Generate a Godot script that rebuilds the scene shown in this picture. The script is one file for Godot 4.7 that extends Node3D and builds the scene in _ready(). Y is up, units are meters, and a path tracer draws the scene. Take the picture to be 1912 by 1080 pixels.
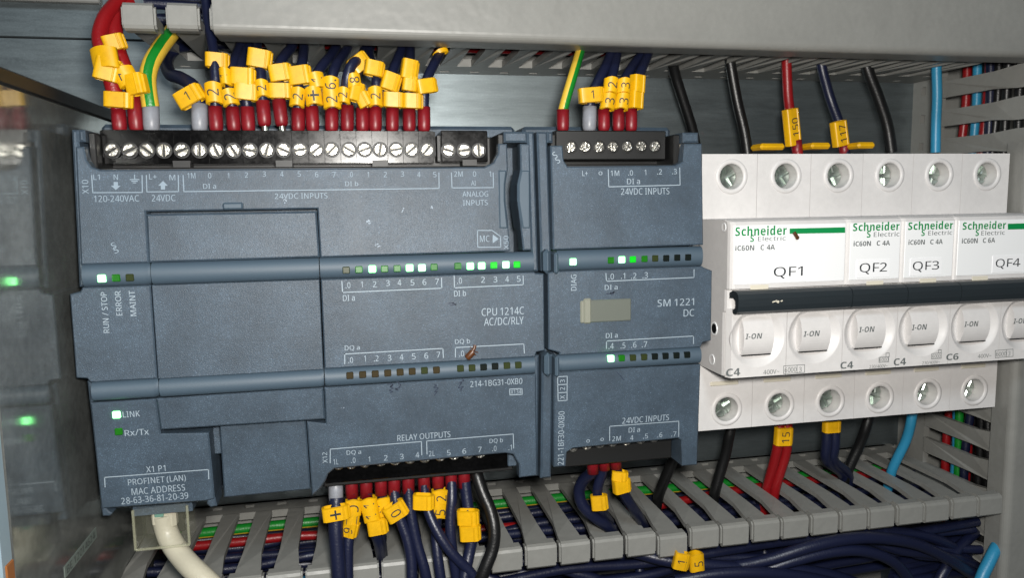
extends Node3D
# A switch cabinet seen close: a controller with its input module, four miniature circuit breakers, slotted trunking and wiring.
# Shapes are written in millimetres (x right, y up, z out of the mounting plate) and scaled to metres by MM when they are committed.

const MM := 0.001
var origin := {}
var used := {}
var M := {}
var fonts := {}
var letters := {}
var rng := RandomNumberGenerator.new()


class MB:
	var v := PackedVector3Array()
	var n := PackedVector3Array()

	func tri(a: Vector3, b: Vector3, c: Vector3) -> void:
		var m := (b - a).cross(c - a)
		if m.length_squared() < 1e-14:
			return
		m = m.normalized()
		v.append(a); v.append(c); v.append(b)
		n.append(m); n.append(m); n.append(m)

	func quad(a: Vector3, b: Vector3, c: Vector3, d: Vector3) -> void:
		tri(a, b, c)
		tri(a, c, d)

	func soft(a: Vector3, b: Vector3, c: Vector3, na: Vector3, nb: Vector3, nc: Vector3) -> void:
		if (b - a).cross(c - a).length_squared() < 1e-14:
			return
		v.append(a); v.append(c); v.append(b)
		n.append(na); n.append(nc); n.append(nb)

	func softquad(a: Vector3, b: Vector3, c: Vector3, d: Vector3, na: Vector3, nb: Vector3, nc: Vector3, nd: Vector3) -> void:
		soft(a, b, c, na, nb, nc)
		soft(a, c, d, na, nc, nd)

	func facing(a: Vector3, b: Vector3, c: Vector3, out: Vector3) -> void:
		if (b - a).cross(c - a).dot(out) < 0.0:
			tri(a, c, b)
		else:
			tri(a, b, c)

	# a box with chamfered edges
	func box(c: Vector3, s: Vector3, bev := 0.0, turn := Basis()) -> void:
		var h := s * 0.5
		var b := minf(bev, minf(h.x, minf(h.y, h.z)) * 0.9)
		for ax in 3:
			var u := (ax + 1) % 3
			var w := (ax + 2) % 3
			for sg in [-1.0, 1.0]:
				var q := []
				for k in [[-1, -1], [1, -1], [1, 1], [-1, 1]]:
					var p := Vector3()
					p[ax] = h[ax] * sg
					p[u] = (h[u] - b) * k[0]
					p[w] = (h[w] - b) * k[1]
					q.append(c + turn * p)
				if sg > 0: quad(q[0], q[1], q[2], q[3])
				else: quad(q[3], q[2], q[1], q[0])
		if b <= 0.0:
			return
		for ax in 3:
			var u := (ax + 1) % 3
			var w := (ax + 2) % 3
			for su in [-1.0, 1.0]:
				for sw in [-1.0, 1.0]:
					var o := Vector3()
					o[u] = su
					o[w] = sw
					var q := []
					for k in [[-1, 0], [1, 0], [1, 1], [-1, 1]]:
						var p := Vector3()
						p[ax] = (h[ax] - b) * k[0]
						p[u] = (h[u] if k[1] == 0 else h[u] - b) * su
						p[w] = (h[w] - b if k[1] == 0 else h[w]) * sw
						q.append(c + turn * p)
					facing(q[0], q[1], q[2], turn * o)
					facing(q[0], q[2], q[3], turn * o)
		for sx in [-1.0, 1.0]:
			for sy in [-1.0, 1.0]:
				for sz in [-1.0, 1.0]:
					var o := Vector3(sx, sy, sz)
					facing(c + turn * (o * Vector3(h.x, h.y - b, h.z - b)), c + turn * (o * Vector3(h.x - b, h.y, h.z - b)), c + turn * (o * Vector3(h.x - b, h.y - b, h.z)), turn * o)

	# a counter-clockwise outline pushed from z0 to z1; the front leans by k per millimetre of height above y0
	func prism(poly: PackedVector2Array, z0: float, z1: float, bev := 0.0, k := 0.0, y0 := 0.0) -> void:
		var m := poly.size()
		var area := 0.0
		for i in m:
			area += poly[i].cross(poly[(i + 1) % m])
		if area < 0.0:
			poly = poly.duplicate()
			poly.reverse()
		var inner := PackedVector2Array()
		for i in m:
			var a := (poly[i] - poly[(i + m - 1) % m]).normalized()
			var b := (poly[(i + 1) % m] - poly[i]).normalized()
			var na := Vector2(-a.y, a.x)
			var nb := Vector2(-b.y, b.x)
			inner.append(poly[i] + (na + nb) / maxf(0.4, 1.0 + na.dot(nb)) * bev)
		var idx := Geometry2D.triangulate_polygon(inner)
		if idx.is_empty(): print("no triangles for ", poly)
		for i in range(0, idx.size(), 3):
			var t := []
			for j in 3:
				var p := inner[idx[i + j]]
				t.append(Vector3(p.x, p.y, z1 + k * (p.y - y0)))
			facing(t[0], t[1], t[2], Vector3.BACK)
		for i in m:
			var j := (i + 1) % m
			var p := poly[i]
			var q := poly[j]
			var zp := z1 - bev + k * (p.y - y0)
			var zq := z1 - bev + k * (q.y - y0)
			quad(Vector3(p.x, p.y, z0), Vector3(q.x, q.y, z0), Vector3(q.x, q.y, zq), Vector3(p.x, p.y, zp))
			if bev > 0.0:
				var pi := inner[i]
				var qi := inner[j]
				quad(Vector3(p.x, p.y, zp), Vector3(q.x, q.y, zq), Vector3(qi.x, qi.y, z1 + k * (qi.y - y0)), Vector3(pi.x, pi.y, z1 + k * (pi.y - y0)))

	# an outline in (z, y) pushed along x
	func along_x(prof: PackedVector2Array, x0: float, x1: float, rounded := false) -> void:
		var m := prof.size()
		var area := 0.0
		for i in m:
			area += prof[i].cross(prof[(i + 1) % m])
		if area < 0.0:
			prof = prof.duplicate()
			prof.reverse()
		for i in m:
			var p := prof[i]
			var q := prof[(i + 1) % m]
			quad(Vector3(x0, p.y, p.x), Vector3(x0, q.y, q.x), Vector3(x1, q.y, q.x), Vector3(x1, p.y, p.x))
		var idx := Geometry2D.triangulate_polygon(prof)
		for i in range(0, idx.size(), 3):
			var t := []
			for j in 3:
				t.append(prof[idx[i + j]])
			for e in [[x0, Vector3.LEFT], [x1, Vector3.RIGHT]]:
				facing(Vector3(e[0], t[0].y, t[0].x), Vector3(e[0], t[1].y, t[1].x), Vector3(e[0], t[2].y, t[2].x), e[1])

	# a round bar along a path; a0..a1 keeps only a sector of its skin
	func tube(pts: PackedVector3Array, r: float, sides := 12, a0 := 0.0, a1 := TAU, ends := true, r_end := -1.0) -> void:
		var m := pts.size()
		var up := Vector3(0.31, 0.2, 0.93)
		var rings := []
		var norms := []
		for i in m:
			var t := (pts[mini(i + 1, m - 1)] - pts[maxi(i - 1, 0)]).normalized()
			up = (up - t * up.dot(t)).normalized()
			var side := t.cross(up)
			var rr := r if r_end < 0.0 else lerpf(r, r_end, float(i) / (m - 1))
			var ring := PackedVector3Array()
			var nor := PackedVector3Array()
			for k in sides + 1:
				var a := lerpf(a0, a1, float(k) / sides)
				var d := side * cos(a) + up * sin(a)
				ring.append(pts[i] + d * rr)
				nor.append(d)
			rings.append(ring)
			norms.append(nor)
		for i in m - 1:
			for k in sides:
				softquad(rings[i][k], rings[i + 1][k], rings[i + 1][k + 1], rings[i][k + 1], norms[i][k], norms[i + 1][k], norms[i + 1][k + 1], norms[i][k + 1])
		if ends:
			for k in sides:
				facing(pts[0], rings[0][k + 1], rings[0][k], pts[0] - pts[1])
				facing(pts[m - 1], rings[m - 1][k], rings[m - 1][k + 1], pts[m - 1] - pts[m - 2])

	# (radius, height) pairs turned about an axis
	func lathe(prof: PackedVector2Array, o: Vector3, axis: Vector3, segs := 24, smooth := false) -> void:
		var e1 := axis.cross(Vector3(0.13, 0.97, 0.21)).normalized()
		var e2 := axis.cross(e1).normalized()
		for i in prof.size() - 1:
			var p := prof[i]
			var q := prof[i + 1]
			var d := (q - p).normalized()
			var pn := Vector2(d.y, -d.x)
			var pa := pn
			var pb := pn
			if smooth and i > 0: pa = (pn + Vector2((p - prof[i - 1]).normalized().y, -(p - prof[i - 1]).normalized().x)).normalized()
			if smooth and i < prof.size() - 2: pb = (pn + Vector2((prof[i + 2] - q).normalized().y, -(prof[i + 2] - q).normalized().x)).normalized()
			for k in segs:
				var a := TAU * k / segs
				var b := TAU * (k + 1) / segs
				var ra := e1 * cos(a) + e2 * sin(a)
				var rb := e1 * cos(b) + e2 * sin(b)
				var w := o + axis * p.y
				var x := o + axis * q.y
				softquad(w + ra * p.x, w + rb * p.x, x + rb * q.x, x + ra * q.x, ra * pa.x + axis * pa.y, rb * pa.x + axis * pa.y, rb * pb.x + axis * pb.y, ra * pb.x + axis * pb.y)

	func blend(o: MB, t: Transform3D) -> void:
		for i in o.v.size():
			v.append(t * o.v[i])
			n.append((t.basis * o.n[i]).normalized())


# ---------------------------------------------------------------- naming and committing
func numbered(called: String) -> String:
	used[called] = used.get(called, -1) + 1
	return called if used[called] == 0 else "%s_%03d" % [called, used[called]]


func tag(o: Node3D, label: String, category := "", group := "", kind := "") -> Node3D:
	if label: o.set_meta("label", label)
	if category: o.set_meta("category", category)
	if group: o.set_meta("group", group)
	if kind: o.set_meta("kind", kind)
	return o


func thing(called: String, label: String, category: String, at := Vector3.ZERO, group := "", kind := "") -> Node3D:
	var o := Node3D.new()
	o.name = numbered(called)
	add_child(o, true)
	o.position = at * MM
	origin[o] = at
	return tag(o, label, category, group, kind)


func shape(b: MB, m: Material, off := Vector3.ZERO) -> ArrayMesh:
	var pv := PackedVector3Array()
	pv.resize(b.v.size())
	for i in b.v.size():
		pv[i] = (b.v[i] - off) * MM
	var a := []
	a.resize(Mesh.ARRAY_MAX)
	a[Mesh.ARRAY_VERTEX] = pv
	a[Mesh.ARRAY_NORMAL] = b.n
	var am := ArrayMesh.new()
	am.add_surface_from_arrays(Mesh.PRIMITIVE_TRIANGLES, a)
	am.surface_set_material(0, m)
	return am


func put(called: String, b: MB, m: Material, parent: Node3D = null, label := "") -> MeshInstance3D:
	var o := MeshInstance3D.new()
	var at: Vector3 = origin[parent] if parent else Vector3.ZERO
	if parent == null:
		var lo := b.v[0]
		var hi := b.v[0]
		for p in b.v:
			lo = lo.min(p)
			hi = hi.max(p)
		at = (lo + hi) * 0.5
		o.position = at * MM
	o.mesh = shape(b, m, at)
	o.name = called if parent else numbered(called)
	(parent if parent else self).add_child(o, true)
	origin[o] = at
	if label: o.set_meta("label", label)
	return o


# a shared mesh, built round its own origin, set at a place
func place(called: String, mesh: Mesh, at: Vector3, parent: Node3D, turn := Basis()) -> MeshInstance3D:
	var o := MeshInstance3D.new()
	o.mesh = mesh
	o.name = called
	o.transform = Transform3D(turn, (at - origin[parent]) * MM)
	parent.add_child(o, true)
	origin[o] = at
	return o


func smoothed(pts: PackedVector3Array, step := 1.5) -> PackedVector3Array:
	if pts.size() < 3:
		return pts
	var out := PackedVector3Array()
	for i in pts.size() - 1:
		var p0 := pts[maxi(i - 1, 0)]
		var p3 := pts[mini(i + 2, pts.size() - 1)]
		var k := maxi(2, int(pts[i].distance_to(pts[i + 1]) / step))
		for j in k:
			out.append(pts[i].cubic_interpolate(pts[i + 1], p0, p3, float(j) / k))
	out.append(pts[pts.size() - 1])
	return out


# ---------------------------------------------------------------- lettering
func glyphs(text: String, bold: bool) -> Array:
	var key := text + ("#" if bold else "")
	if letters.has(key):
		return letters[key]
	if not fonts.has(bold):
		var f := SystemFont.new()
		f.font_names = PackedStringArray(["Droid Sans"])
		f.font_weight = 700 if bold else 400
		fonts[bold] = f
	var t := TextMesh.new()
	t.font = fonts[bold]
	t.font_size = 32
	t.pixel_size = 1.0
	t.depth = 0.0
	t.curve_step = 2.5
	t.text = text
	var a := t.get_mesh_arrays()
	var v: PackedVector3Array = a[Mesh.ARRAY_VERTEX]
	var idx: PackedInt32Array = a[Mesh.ARRAY_INDEX]
	var flat := PackedVector2Array()
	for i in idx:
		flat.append(Vector2(v[i].x, v[i].y))
	var lo := flat[0]
	var hi := flat[0]
	for p in flat:
		lo = lo.min(p)
		hi = hi.max(p)
	letters[key] = [flat, lo, hi]
	return letters[key]


# height of the controller's front over the plate: the two doors lean back from the middle panel
func zp(y: float) -> float:
	return 71.0 - (y - 67.7) * 0.09 if y > 67.7 else 71.0 - (35.4 - y) * 0.09 if y < 35.4 else 71.0


# text [string, x, y, width, height, turn] printed flat on a front; z < 0: on the controller's profile
func print_text(b: MB, a: Array, z := -1.0, bold := false) -> void:
	var g := glyphs(a[0], bold)
	var flat: PackedVector2Array = g[0]
	var mid: Vector2 = (g[1] + g[2]) * 0.5
	var size: Vector2 = g[2] - g[1]
	var s := Vector2(a[3] / size.x, a[4] / size.y)
	if a[0].length() == 1 and s.x > s.y * 1.3: s.x = s.y
	var turn := deg_to_rad(a[5])
	for i in range(0, flat.size(), 3):
		var t := []
		for j in 3:
			var p := ((flat[i + j] - mid) * s).rotated(turn) + Vector2(a[1], a[2])
			t.append(Vector3(p.x, p.y, (zp(p.y) + 0.05) if z < 0.0 else z))
		b.facing(t[0], t[1], t[2], Vector3.BACK)


func print_line(b: MB, pts: Array, w := 0.22, z := -1.0) -> void:
	for i in pts.size() - 1:
		var p: Vector2 = pts[i]
		var q: Vector2 = pts[i + 1]
		var d := (q - p).normalized() * w * 0.5
		var e := Vector2(-d.y, d.x)
		var c := [p - d - e, q + d - e, q + d + e, p - d + e]
		var t := []
		for k in c:
			t.append(Vector3(k.x, k.y, (zp(k.y) + 0.045) if z < 0.0 else z))
		b.quad(t[0], t[1], t[2], t[3])


func print_fill(b: MB, poly: Array, z := -1.0) -> void:
	var pv := PackedVector2Array(poly)
	var idx := Geometry2D.triangulate_polygon(pv)
	for i in range(0, idx.size(), 3):
		var t := []
		for j in 3:
			var p := pv[idx[i + j]]
			t.append(Vector3(p.x, p.y, (zp(p.y) + 0.05) if z < 0.0 else z))
		b.facing(t[0], t[1], t[2], Vector3.BACK)


# ---------------------------------------------------------------- materials
func plain(c: Color, rough := 0.5, metal := 0.0) -> StandardMaterial3D:
	var m := StandardMaterial3D.new()
	m.albedo_color = c
	m.roughness = rough
	m.metallic = metal
	return m


func tri_tex(m: StandardMaterial3D, period_mm: float) -> void:
	m.uv1_triplanar = true
	m.uv1_world_triplanar = true
	m.uv1_scale = Vector3.ONE * (1000.0 / period_mm)


func grain_normal(size: int, freq: float, strength: float, seed_: int) -> NoiseTexture2D:
	var f := FastNoiseLite.new()
	f.seed = seed_
	f.noise_type = FastNoiseLite.TYPE_SIMPLEX
	f.frequency = freq
	f.fractal_octaves = 2
	var t := NoiseTexture2D.new()
	t.width = size
	t.height = size
	t.seamless = true
	t.as_normal_map = true
	t.bump_strength = strength
	t.noise = f
	return t


# grey picture: base level, soft mottling, and specks of settled dust
func dusty(size: int, base: float, mottle: float, specks: float, bright: float, seed_: int, streak := 1.0) -> ImageTexture:
	var f := FastNoiseLite.new()
	f.seed = seed_
	f.frequency = 0.006
	f.fractal_octaves = 4
	var g := FastNoiseLite.new()
	g.seed = seed_ + 7
	g.frequency = 0.05
	var r := RandomNumberGenerator.new()
	r.seed = seed_
	var data := PackedByteArray()
	data.resize(size * size)
	for y in size:
		for x in size:
			# fold so that the picture repeats without a seam
			var cx := absf(float(x) - size * 0.5)
			var cy := absf(float(y) - size * 0.5)
			var a := f.get_noise_2d(cx / streak, cy * (1.0 if streak == 1.0 else 3.0))
			var val := base + mottle * a + mottle * 0.5 * g.get_noise_2d(cx / streak, cy * (1.0 if streak == 1.0 else 2.5)) + (r.randf() - 0.5) * mottle * 0.7
			if specks > 0.0 and r.randf() < specks * (0.5 + 1.2 * maxf(0.0, a + 0.25)):
				val += bright * (0.35 + 0.65 * r.randf())
			data[y * size + x] = clampi(int(val * 255.0), 0, 255)
	return ImageTexture.create_from_image(Image.create_from_data(size, size, false, Image.FORMAT_L8, data))


func make_materials() -> void:
	var dust := dusty(1024, 0.54, 0.075, 0.045, 0.42, 3)
	var grain := grain_normal(1024, 0.42, 6.0, 11)
	var housing := plain(Color(0.42, 0.51, 0.595), 0.52)
	housing.albedo_texture = dust
	housing.normal_enabled = true
	housing.normal_texture = grain
	housing.normal_scale = 0.12
	tri_tex(housing, 110.0)
	M.housing = housing
	var smooth_blue := plain(Color(0.24, 0.30, 0.35), 0.56)
	M.bar = smooth_blue
	M.print_white = plain(Color(0.55, 0.60, 0.64), 0.6)
	M.print_worn = plain(Color(0.47, 0.53, 0.58), 0.6)
	var blk := plain(Color(0.085, 0.085, 0.09), 0.36)
	blk.albedo_texture = dusty(512, 0.6, 0.25, 0.01, 0.3, 21)
	blk.roughness_texture = dusty(512, 0.62, 0.3, 0.0, 0.0, 23)
	blk.roughness = 0.34
	blk.metallic_specular = 0.3
	tri_tex(blk, 40.0)
	M.block = blk
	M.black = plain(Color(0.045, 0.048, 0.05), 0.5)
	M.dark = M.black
	var steel := plain(Color(0.80, 0.79, 0.76), 0.33, 1.0)
	steel.normal_enabled = true
	steel.normal_texture = grain_normal(256, 0.05, 4.0, 31)
	steel.normal_scale = 0.5
	tri_tex(steel, 12.0)
	M.screw = steel
	M.tin = plain(Color(0.72, 0.76, 0.73), 0.34, 1.0)
	var galv := plain(Color(0.60, 0.645, 0.66), 0.42, 0.88)
	galv.albedo_texture = dusty(1024, 0.76, 0.07, 0.01, 0.15, 41, 4.0)
	galv.roughness_texture = dusty(512, 0.75, 0.15, 0.0, 0.0, 43, 3.0)
	galv.roughness = 0.62
	tri_tex(galv, 120.0)
	M.galv = galv
	var side := plain(Color(0.70, 0.72, 0.71), 0.2, 1.0)
	side.albedo_texture = dusty(1024, 0.78, 0.16, 0.004, 0.15, 47, 1.0)
	side.roughness_texture = dusty(512, 0.8, 0.5, 0.0, 0.0, 49)
	side.roughness = 0.16
	tri_tex(side, 150.0)
	side.metallic = 0.72
	M.side = side
	var pvc := plain(Color(0.66, 0.66, 0.64), 0.42)
	pvc.albedo_texture = dusty(1024, 0.74, 0.025, 0.004, 0.10, 51)
	pvc.normal_enabled = true
	pvc.normal_texture = grain_normal(512, 0.04, 2.0, 55)
	pvc.normal_scale = 0.15
	tri_tex(pvc, 110.0)
	M.pvc = pvc
	var white := plain(Color(0.885, 0.873, 0.866), 0.42)
	white.albedo_texture = dusty(512, 0.90, 0.035, 0.003, 0.05, 61)
	tri_tex(white, 70.0)
	M.white = white
	M.cream = plain(Color(0.80, 0.775, 0.71), 0.5)
	M.paper = plain(Color(0.895, 0.898, 0.90), 0.35)
	M.sticker = plain(Color(0.91, 0.91, 0.915), 0.4)
	M.ink = plain(Color(0.12, 0.14, 0.155), 0.6)
	M.ink_grey = plain(Color(0.36, 0.38, 0.38), 0.6)
	M.green_ink = plain(Color(0.0, 0.50, 0.26), 0.5)
	M.toggle = plain(Color(0.13, 0.155, 0.17), 0.5)
	M.toggle.roughness_texture = dusty(256, 0.85, 0.3, 0.0, 0.0, 67, 8.0)
	tri_tex(M.toggle, 20.0)
	M.navy = wire_skin(Color(0.065, 0.085, 0.18))
	M.ink_black = wire_skin(Color(0.05, 0.052, 0.055))
	M.red = wire_skin(Color(0.50, 0.055, 0.075))
	M.sky = wire_skin(Color(0.16, 0.49, 0.63))
	M.green = wire_skin(Color(0.05, 0.45, 0.13))
	M.lemon = wire_skin(Color(0.80, 0.66, 0.22))
	M.ivory = wire_skin(Color(0.68, 0.66, 0.59))
	var fer := plain(Color(0.49, 0.07, 0.11), 0.42)
	fer.albedo_texture = dusty(256, 0.88, 0.12, 0.0, 0.0, 71)
	tri_tex(fer, 15.0)
	M.ferrule_red = fer
	var feg := plain(Color(0.56, 0.57, 0.60), 0.42)
	feg.albedo_texture = dusty(256, 0.9, 0.1, 0.0, 0.0, 73)
	tri_tex(feg, 15.0)
	M.ferrule_grey = feg
	var yel := plain(Color(0.87, 0.66, 0.035), 0.40)
	yel.albedo_texture = dusty(256, 0.92, 0.09, 0.004, -0.2, 77)
	tri_tex(yel, 25.0)
	M.yellow = yel
	M.led_on = lamp(Color(0.50, 1.0, 0.56), 6.0)
	M.led_green = lamp(Color(0.03, 0.66, 0.10), 0.4)
	M.led_dim = lamp(Color(0.08, 0.36, 0.05), 0.14)
	M.led_off = plain(Color(0.17, 0.20, 0.10), 0.25)
	M.led_brown = plain(Color(0.20, 0.17, 0.10), 0.25)
	M.led_black = plain(Color(0.06, 0.085, 0.075), 0.25)
	M.amber = plain(Color(0.30, 0.165, 0.06), 0.4)
	M.window = plain(Color(0.37, 0.385, 0.36), 0.3)
	M.clip = plain(Color(0.47, 0.475, 0.43), 0.5)
	M.scuff = plain(Color(0.52, 0.57, 0.62), 0.6)
	M.smear = plain(Color(0.13, 0.17, 0.24), 0.6)
	M.rail = plain(Color(0.7, 0.7, 0.68), 0.35, 0.9)
	M.grime = plain(Color(0.58, 0.52, 0.40), 0.8)
	M.plate_label = plain(Color(0.42, 0.46, 0.44), 0.5)
	var clear := StandardMaterial3D.new()
	clear.albedo_color = Color(0.8, 0.8, 0.68, 0.04)
	clear.transparency = BaseMaterial3D.TRANSPARENCY_ALPHA
	clear.roughness = 0.06
	M.clear = clear
	var rib := StandardMaterial3D.new()
	rib.albedo_color = Color(0.8, 0.8, 0.68, 0.16)
	rib.transparency = BaseMaterial3D.TRANSPARENCY_ALPHA
	rib.roughness = 0.1
	M.clear_rib = rib


func wire_skin(c: Color) -> StandardMaterial3D:
	var m := plain(c, 0.40)
	m.normal_enabled = true
	m.normal_texture = grain_w
	m.normal_scale = 0.25
	tri_tex(m, 14.0)
	return m


var grain_w: NoiseTexture2D


func lamp(c: Color, e: float) -> StandardMaterial3D:
	var m := plain(c, 0.3)
	m.emission_enabled = true
	m.emission = c
	m.emission_energy_multiplier = e
	return m


# ---------------------------------------------------------------- wires, ferrules and markers
# profile: 0 rounded sleeve with a curved face, 1 flat flag
func marker(parent: Node3D, at: Vector3, w: float, h: float, roll := 0.0, flag := false, text := "", yaw := 0.0, turn := 90.0) -> void:
	var b := MB.new()
	var ex := 5.0 if flag else 2.6
	var d := 3.1 if flag else 3.6
	var ring := PackedVector2Array()
	var inner := PackedVector2Array()
	var seg := 28
	for i in seg:
		var a := TAU * i / seg
		var c := Vector2(cos(a), sin(a))
		var k := pow(pow(absf(c.x), ex) + pow(absf(c.y), ex), -1.0 / ex)
		ring.append(Vector2(c.x * k * w * 0.5, c.y * k * d * 0.5))
		inner.append(Vector2(c.x * k * (w * 0.5 - 0.55), c.y * k * (d * 0.5 - 0.55)))
	var hy := h * 0.5
	var bv := 0.18
	for i in seg:
		var j := (i + 1) % seg
		var p := ring[i]
		var q := ring[j]
		var np := Vector3(p.x / (w * w) * d, 0, p.y / d).normalized() if not flag else Vector3(pow(absf(p.x) * 2 / w, 4.0) * signf(p.x), 0, pow(absf(p.y) * 2 / d, 4.0) * signf(p.y) * w / d).normalized()
		var nq := Vector3(q.x / (w * w) * d, 0, q.y / d).normalized() if not flag else Vector3(pow(absf(q.x) * 2 / w, 4.0) * signf(q.x), 0, pow(absf(q.y) * 2 / d, 4.0) * signf(q.y) * w / d).normalized()
		# the ends of a sleeve are cut in a shallow curve, higher on the face than at its sides
		var cp := 0.0 if flag else 0.55 * (1.0 - pow(absf(p.x) * 2.0 / w, 2.0)) - 0.3
		var cq := 0.0 if flag else 0.55 * (1.0 - pow(absf(q.x) * 2.0 / w, 2.0)) - 0.3
		b.softquad(Vector3(p.x, hy - bv + cp, p.y), Vector3(q.x, hy - bv + cq, q.y), Vector3(q.x, -hy + bv + cq, q.y), Vector3(p.x, -hy + bv + cp, p.y), np, nq, nq, np)
		var ip := inner[i]
		var iq := inner[j]
		b.quad(Vector3(p.x, hy - bv + cp, p.y), Vector3(ip.x, hy + cp, ip.y), Vector3(iq.x, hy + cq, iq.y), Vector3(q.x, hy - bv + cq, q.y))
		b.quad(Vector3(q.x, -hy + bv + cq, q.y), Vector3(iq.x, -hy + cq, iq.y), Vector3(ip.x, -hy + cp, ip.y), Vector3(p.x, -hy + bv + cp, p.y))
		b.softquad(Vector3(iq.x, hy + cq, iq.y), Vector3(ip.x, hy + cp, ip.y), Vector3(ip.x, -hy + cp, ip.y), Vector3(iq.x, -hy + cq, iq.y), -nq, -np, -np, -nq)
	if flag:
		b.box(Vector3(w * 0.5 - 0.1, -0.1, -0.3), Vector3(1.0, h * 0.92, d * 0.7), 0.3)
		b.box(Vector3(w * 0.5 - 1.3, 0.0, d * 0.5), Vector3(0.45, h * 0.96, 0.4), 0.15)
	var o := place("marker_tag", shape(b, M.yellow), at, parent, Basis.from_euler(Vector3(0, deg_to_rad(yaw), deg_to_rad(roll))))
	if text:
		var t := MB.new()
		var flat := MB.new()
		var tall := h * 0.8 if text.length() > 1 else minf(h * 0.72, 2.9)
		var g := glyphs(text, false)
		var asp: float = (g[2].x - g[1].x) / (g[2].y - g[1].y)
		var hh := minf(2.8, w * 0.66) if turn != 0.0 else minf(2.2, h * 0.6)
		var ww := clampf(hh * asp, 0.3, (tall if turn != 0.0 else w * 0.8))
		print_text(flat, [text, 0.0, 0.0, ww, hh, turn], 0.0)
		for i in range(0, flat.v.size(), 3):
			var c := []
			for j in 3:
				var p := flat.v[i + j]
				var u := minf(absf(p.x) * 2.0 / w, 0.98)
				c.append(Vector3(p.x, p.y, d * 0.5 * pow(1.0 - pow(u, ex), 1.0 / ex) + 0.07))
			t.facing(c[0], c[1], c[2], Vector3.BACK)
		place("printing", shape(t, M.ink), at, o)
		


func ferrule(parent: Node3D, top: Vector3, bottom: Vector3, grey := false, flip := false) -> void:
	var b := MB.new()
	var ax := (bottom - top).normalized()
	var l := top.distance_to(bottom)
	var r := 1.95 if grey else 1.72
	b.lathe(PackedVector2Array([Vector2(r * 0.72, 0.02), Vector2(r, 0.0), Vector2(r, l * 0.72), Vector2(r * 0.93, l * 0.9), Vector2(r * 0.72, l), Vector2(0.0, l)]), top, ax, 18, true)
	put("ferrule", b, M.ferrule_grey if grey else M.ferrule_red, parent)
	var m := MB.new()
	m.lathe(PackedVector2Array([Vector2(0.85, 0), Vector2(0.85, 3.2), Vector2(0, 3.2)]), bottom, ax, 12)
	put("crimp_pin", m, M.tin, parent)


# a wire from its terminal: path, radius, skin; the thing's base is the path's first point
func wire(label: String, path: PackedVector3Array, r: float, skin: String, called := "wire", group := "") -> Node3D:
	var o := thing(called, label, "wire", path[0], group)
	var b := MB.new()
	b.tube(smoothed(path), r, 12)
	put("insulation", b, M[skin], o)
	return o


func striped_wire(label: String, path: PackedVector3Array, r: float, g0: float, g1: float) -> Node3D:
	var o := thing("earth_wire", label, "wire", path[0])
	var sp := smoothed(path)
	var b := MB.new()
	b.tube(sp, r, 16, g1, g0 + TAU, false)
	put("insulation", b, M.lemon, o)
	var g := MB.new()
	g.tube(sp, r, 8, g0, g1, false)
	put("green_stripe", g, M.green, o)
	return o


# ---------------------------------------------------------------- trunking
# one finger of slotted trunking, lying along +z from the base strip, its outer face towards +y
func finger_mesh(z0: float, z1: float, wide: float, head: float, t: float) -> ArrayMesh:
	var b := MB.new()
	var zt := z1 - 15.0
	var poly := [Vector2(-wide, z0), Vector2(wide, z0), Vector2(wide, zt), Vector2(head, zt + 8.5), Vector2(head, z1 - 1.0), Vector2(-head, z1 - 1.0), Vector2(-head, zt + 8.5), Vector2(-wide, zt)]
	var idx := Geometry2D.triangulate_polygon(PackedVector2Array(poly))
	# the tip leans slightly inwards beyond zt
	var lift := func(z: float) -> float: return -0.10 * maxf(0.0, z - zt)
	for i in range(0, idx.size(), 3):
		var p: Vector2 = poly[idx[i]]
		var q: Vector2 = poly[idx[i + 1]]
		var s: Vector2 = poly[idx[i + 2]]
		b.facing(Vector3(p.x, lift.call(p.y), p.y), Vector3(q.x, lift.call(q.y), q.y), Vector3(s.x, lift.call(s.y), s.y), Vector3.UP)
		b.facing(Vector3(p.x, lift.call(p.y) - t, p.y), Vector3(q.x, lift.call(q.y) - t, q.y), Vector3(s.x, lift.call(s.y) - t, s.y), Vector3.DOWN)
	for i in poly.size():
		var p: Vector2 = poly[i]
		var q: Vector2 = poly[(i + 1) % poly.size()]
		var out := Vector3(q.y - p.y, 0, -(q.x - p.x))
		var a := Vector3(p.x, lift.call(p.y), p.y)
		var c := Vector3(q.x, lift.call(q.y), q.y)
		b.facing(a, c, c - Vector3(0, t, 0), out)
		b.facing(a, c - Vector3(0, t, 0), a - Vector3(0, t, 0), out)
	return shape(b, M.pvc)


# the strip at the foot of a slotted wall, pierced by a row of small holes; outer face towards +y at y = 0
func pierced_strip(b: MB, x0: float, x1: float, first: float, pitch: float, depth: float, hole: float) -> void:
	var t := 2.4
	var h0 := hole - 1.1
	var h1 := hole + 1.1
	b.box(Vector3((x0 + x1) * 0.5, -t * 0.5, h0 * 0.5), Vector3(x1 - x0, t, h0))
	b.box(Vector3((x0 + x1) * 0.5, -t * 0.5, (h1 + depth) * 0.5), Vector3(x1 - x0, t, depth - h1))
	var x := x0
	var c := first
	while c < x1:
		if c - 1.5 > x:
			b.box(Vector3((x + c - 1.5) * 0.5, -t * 0.5, hole), Vector3(c - 1.5 - x, t, h1 - h0))
		x = c + 1.5
		c += pitch
	b.box(Vector3((x + x1) * 0.5, -t * 0.5, hole), Vector3(x1 - x, t, h1 - h0))


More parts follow.
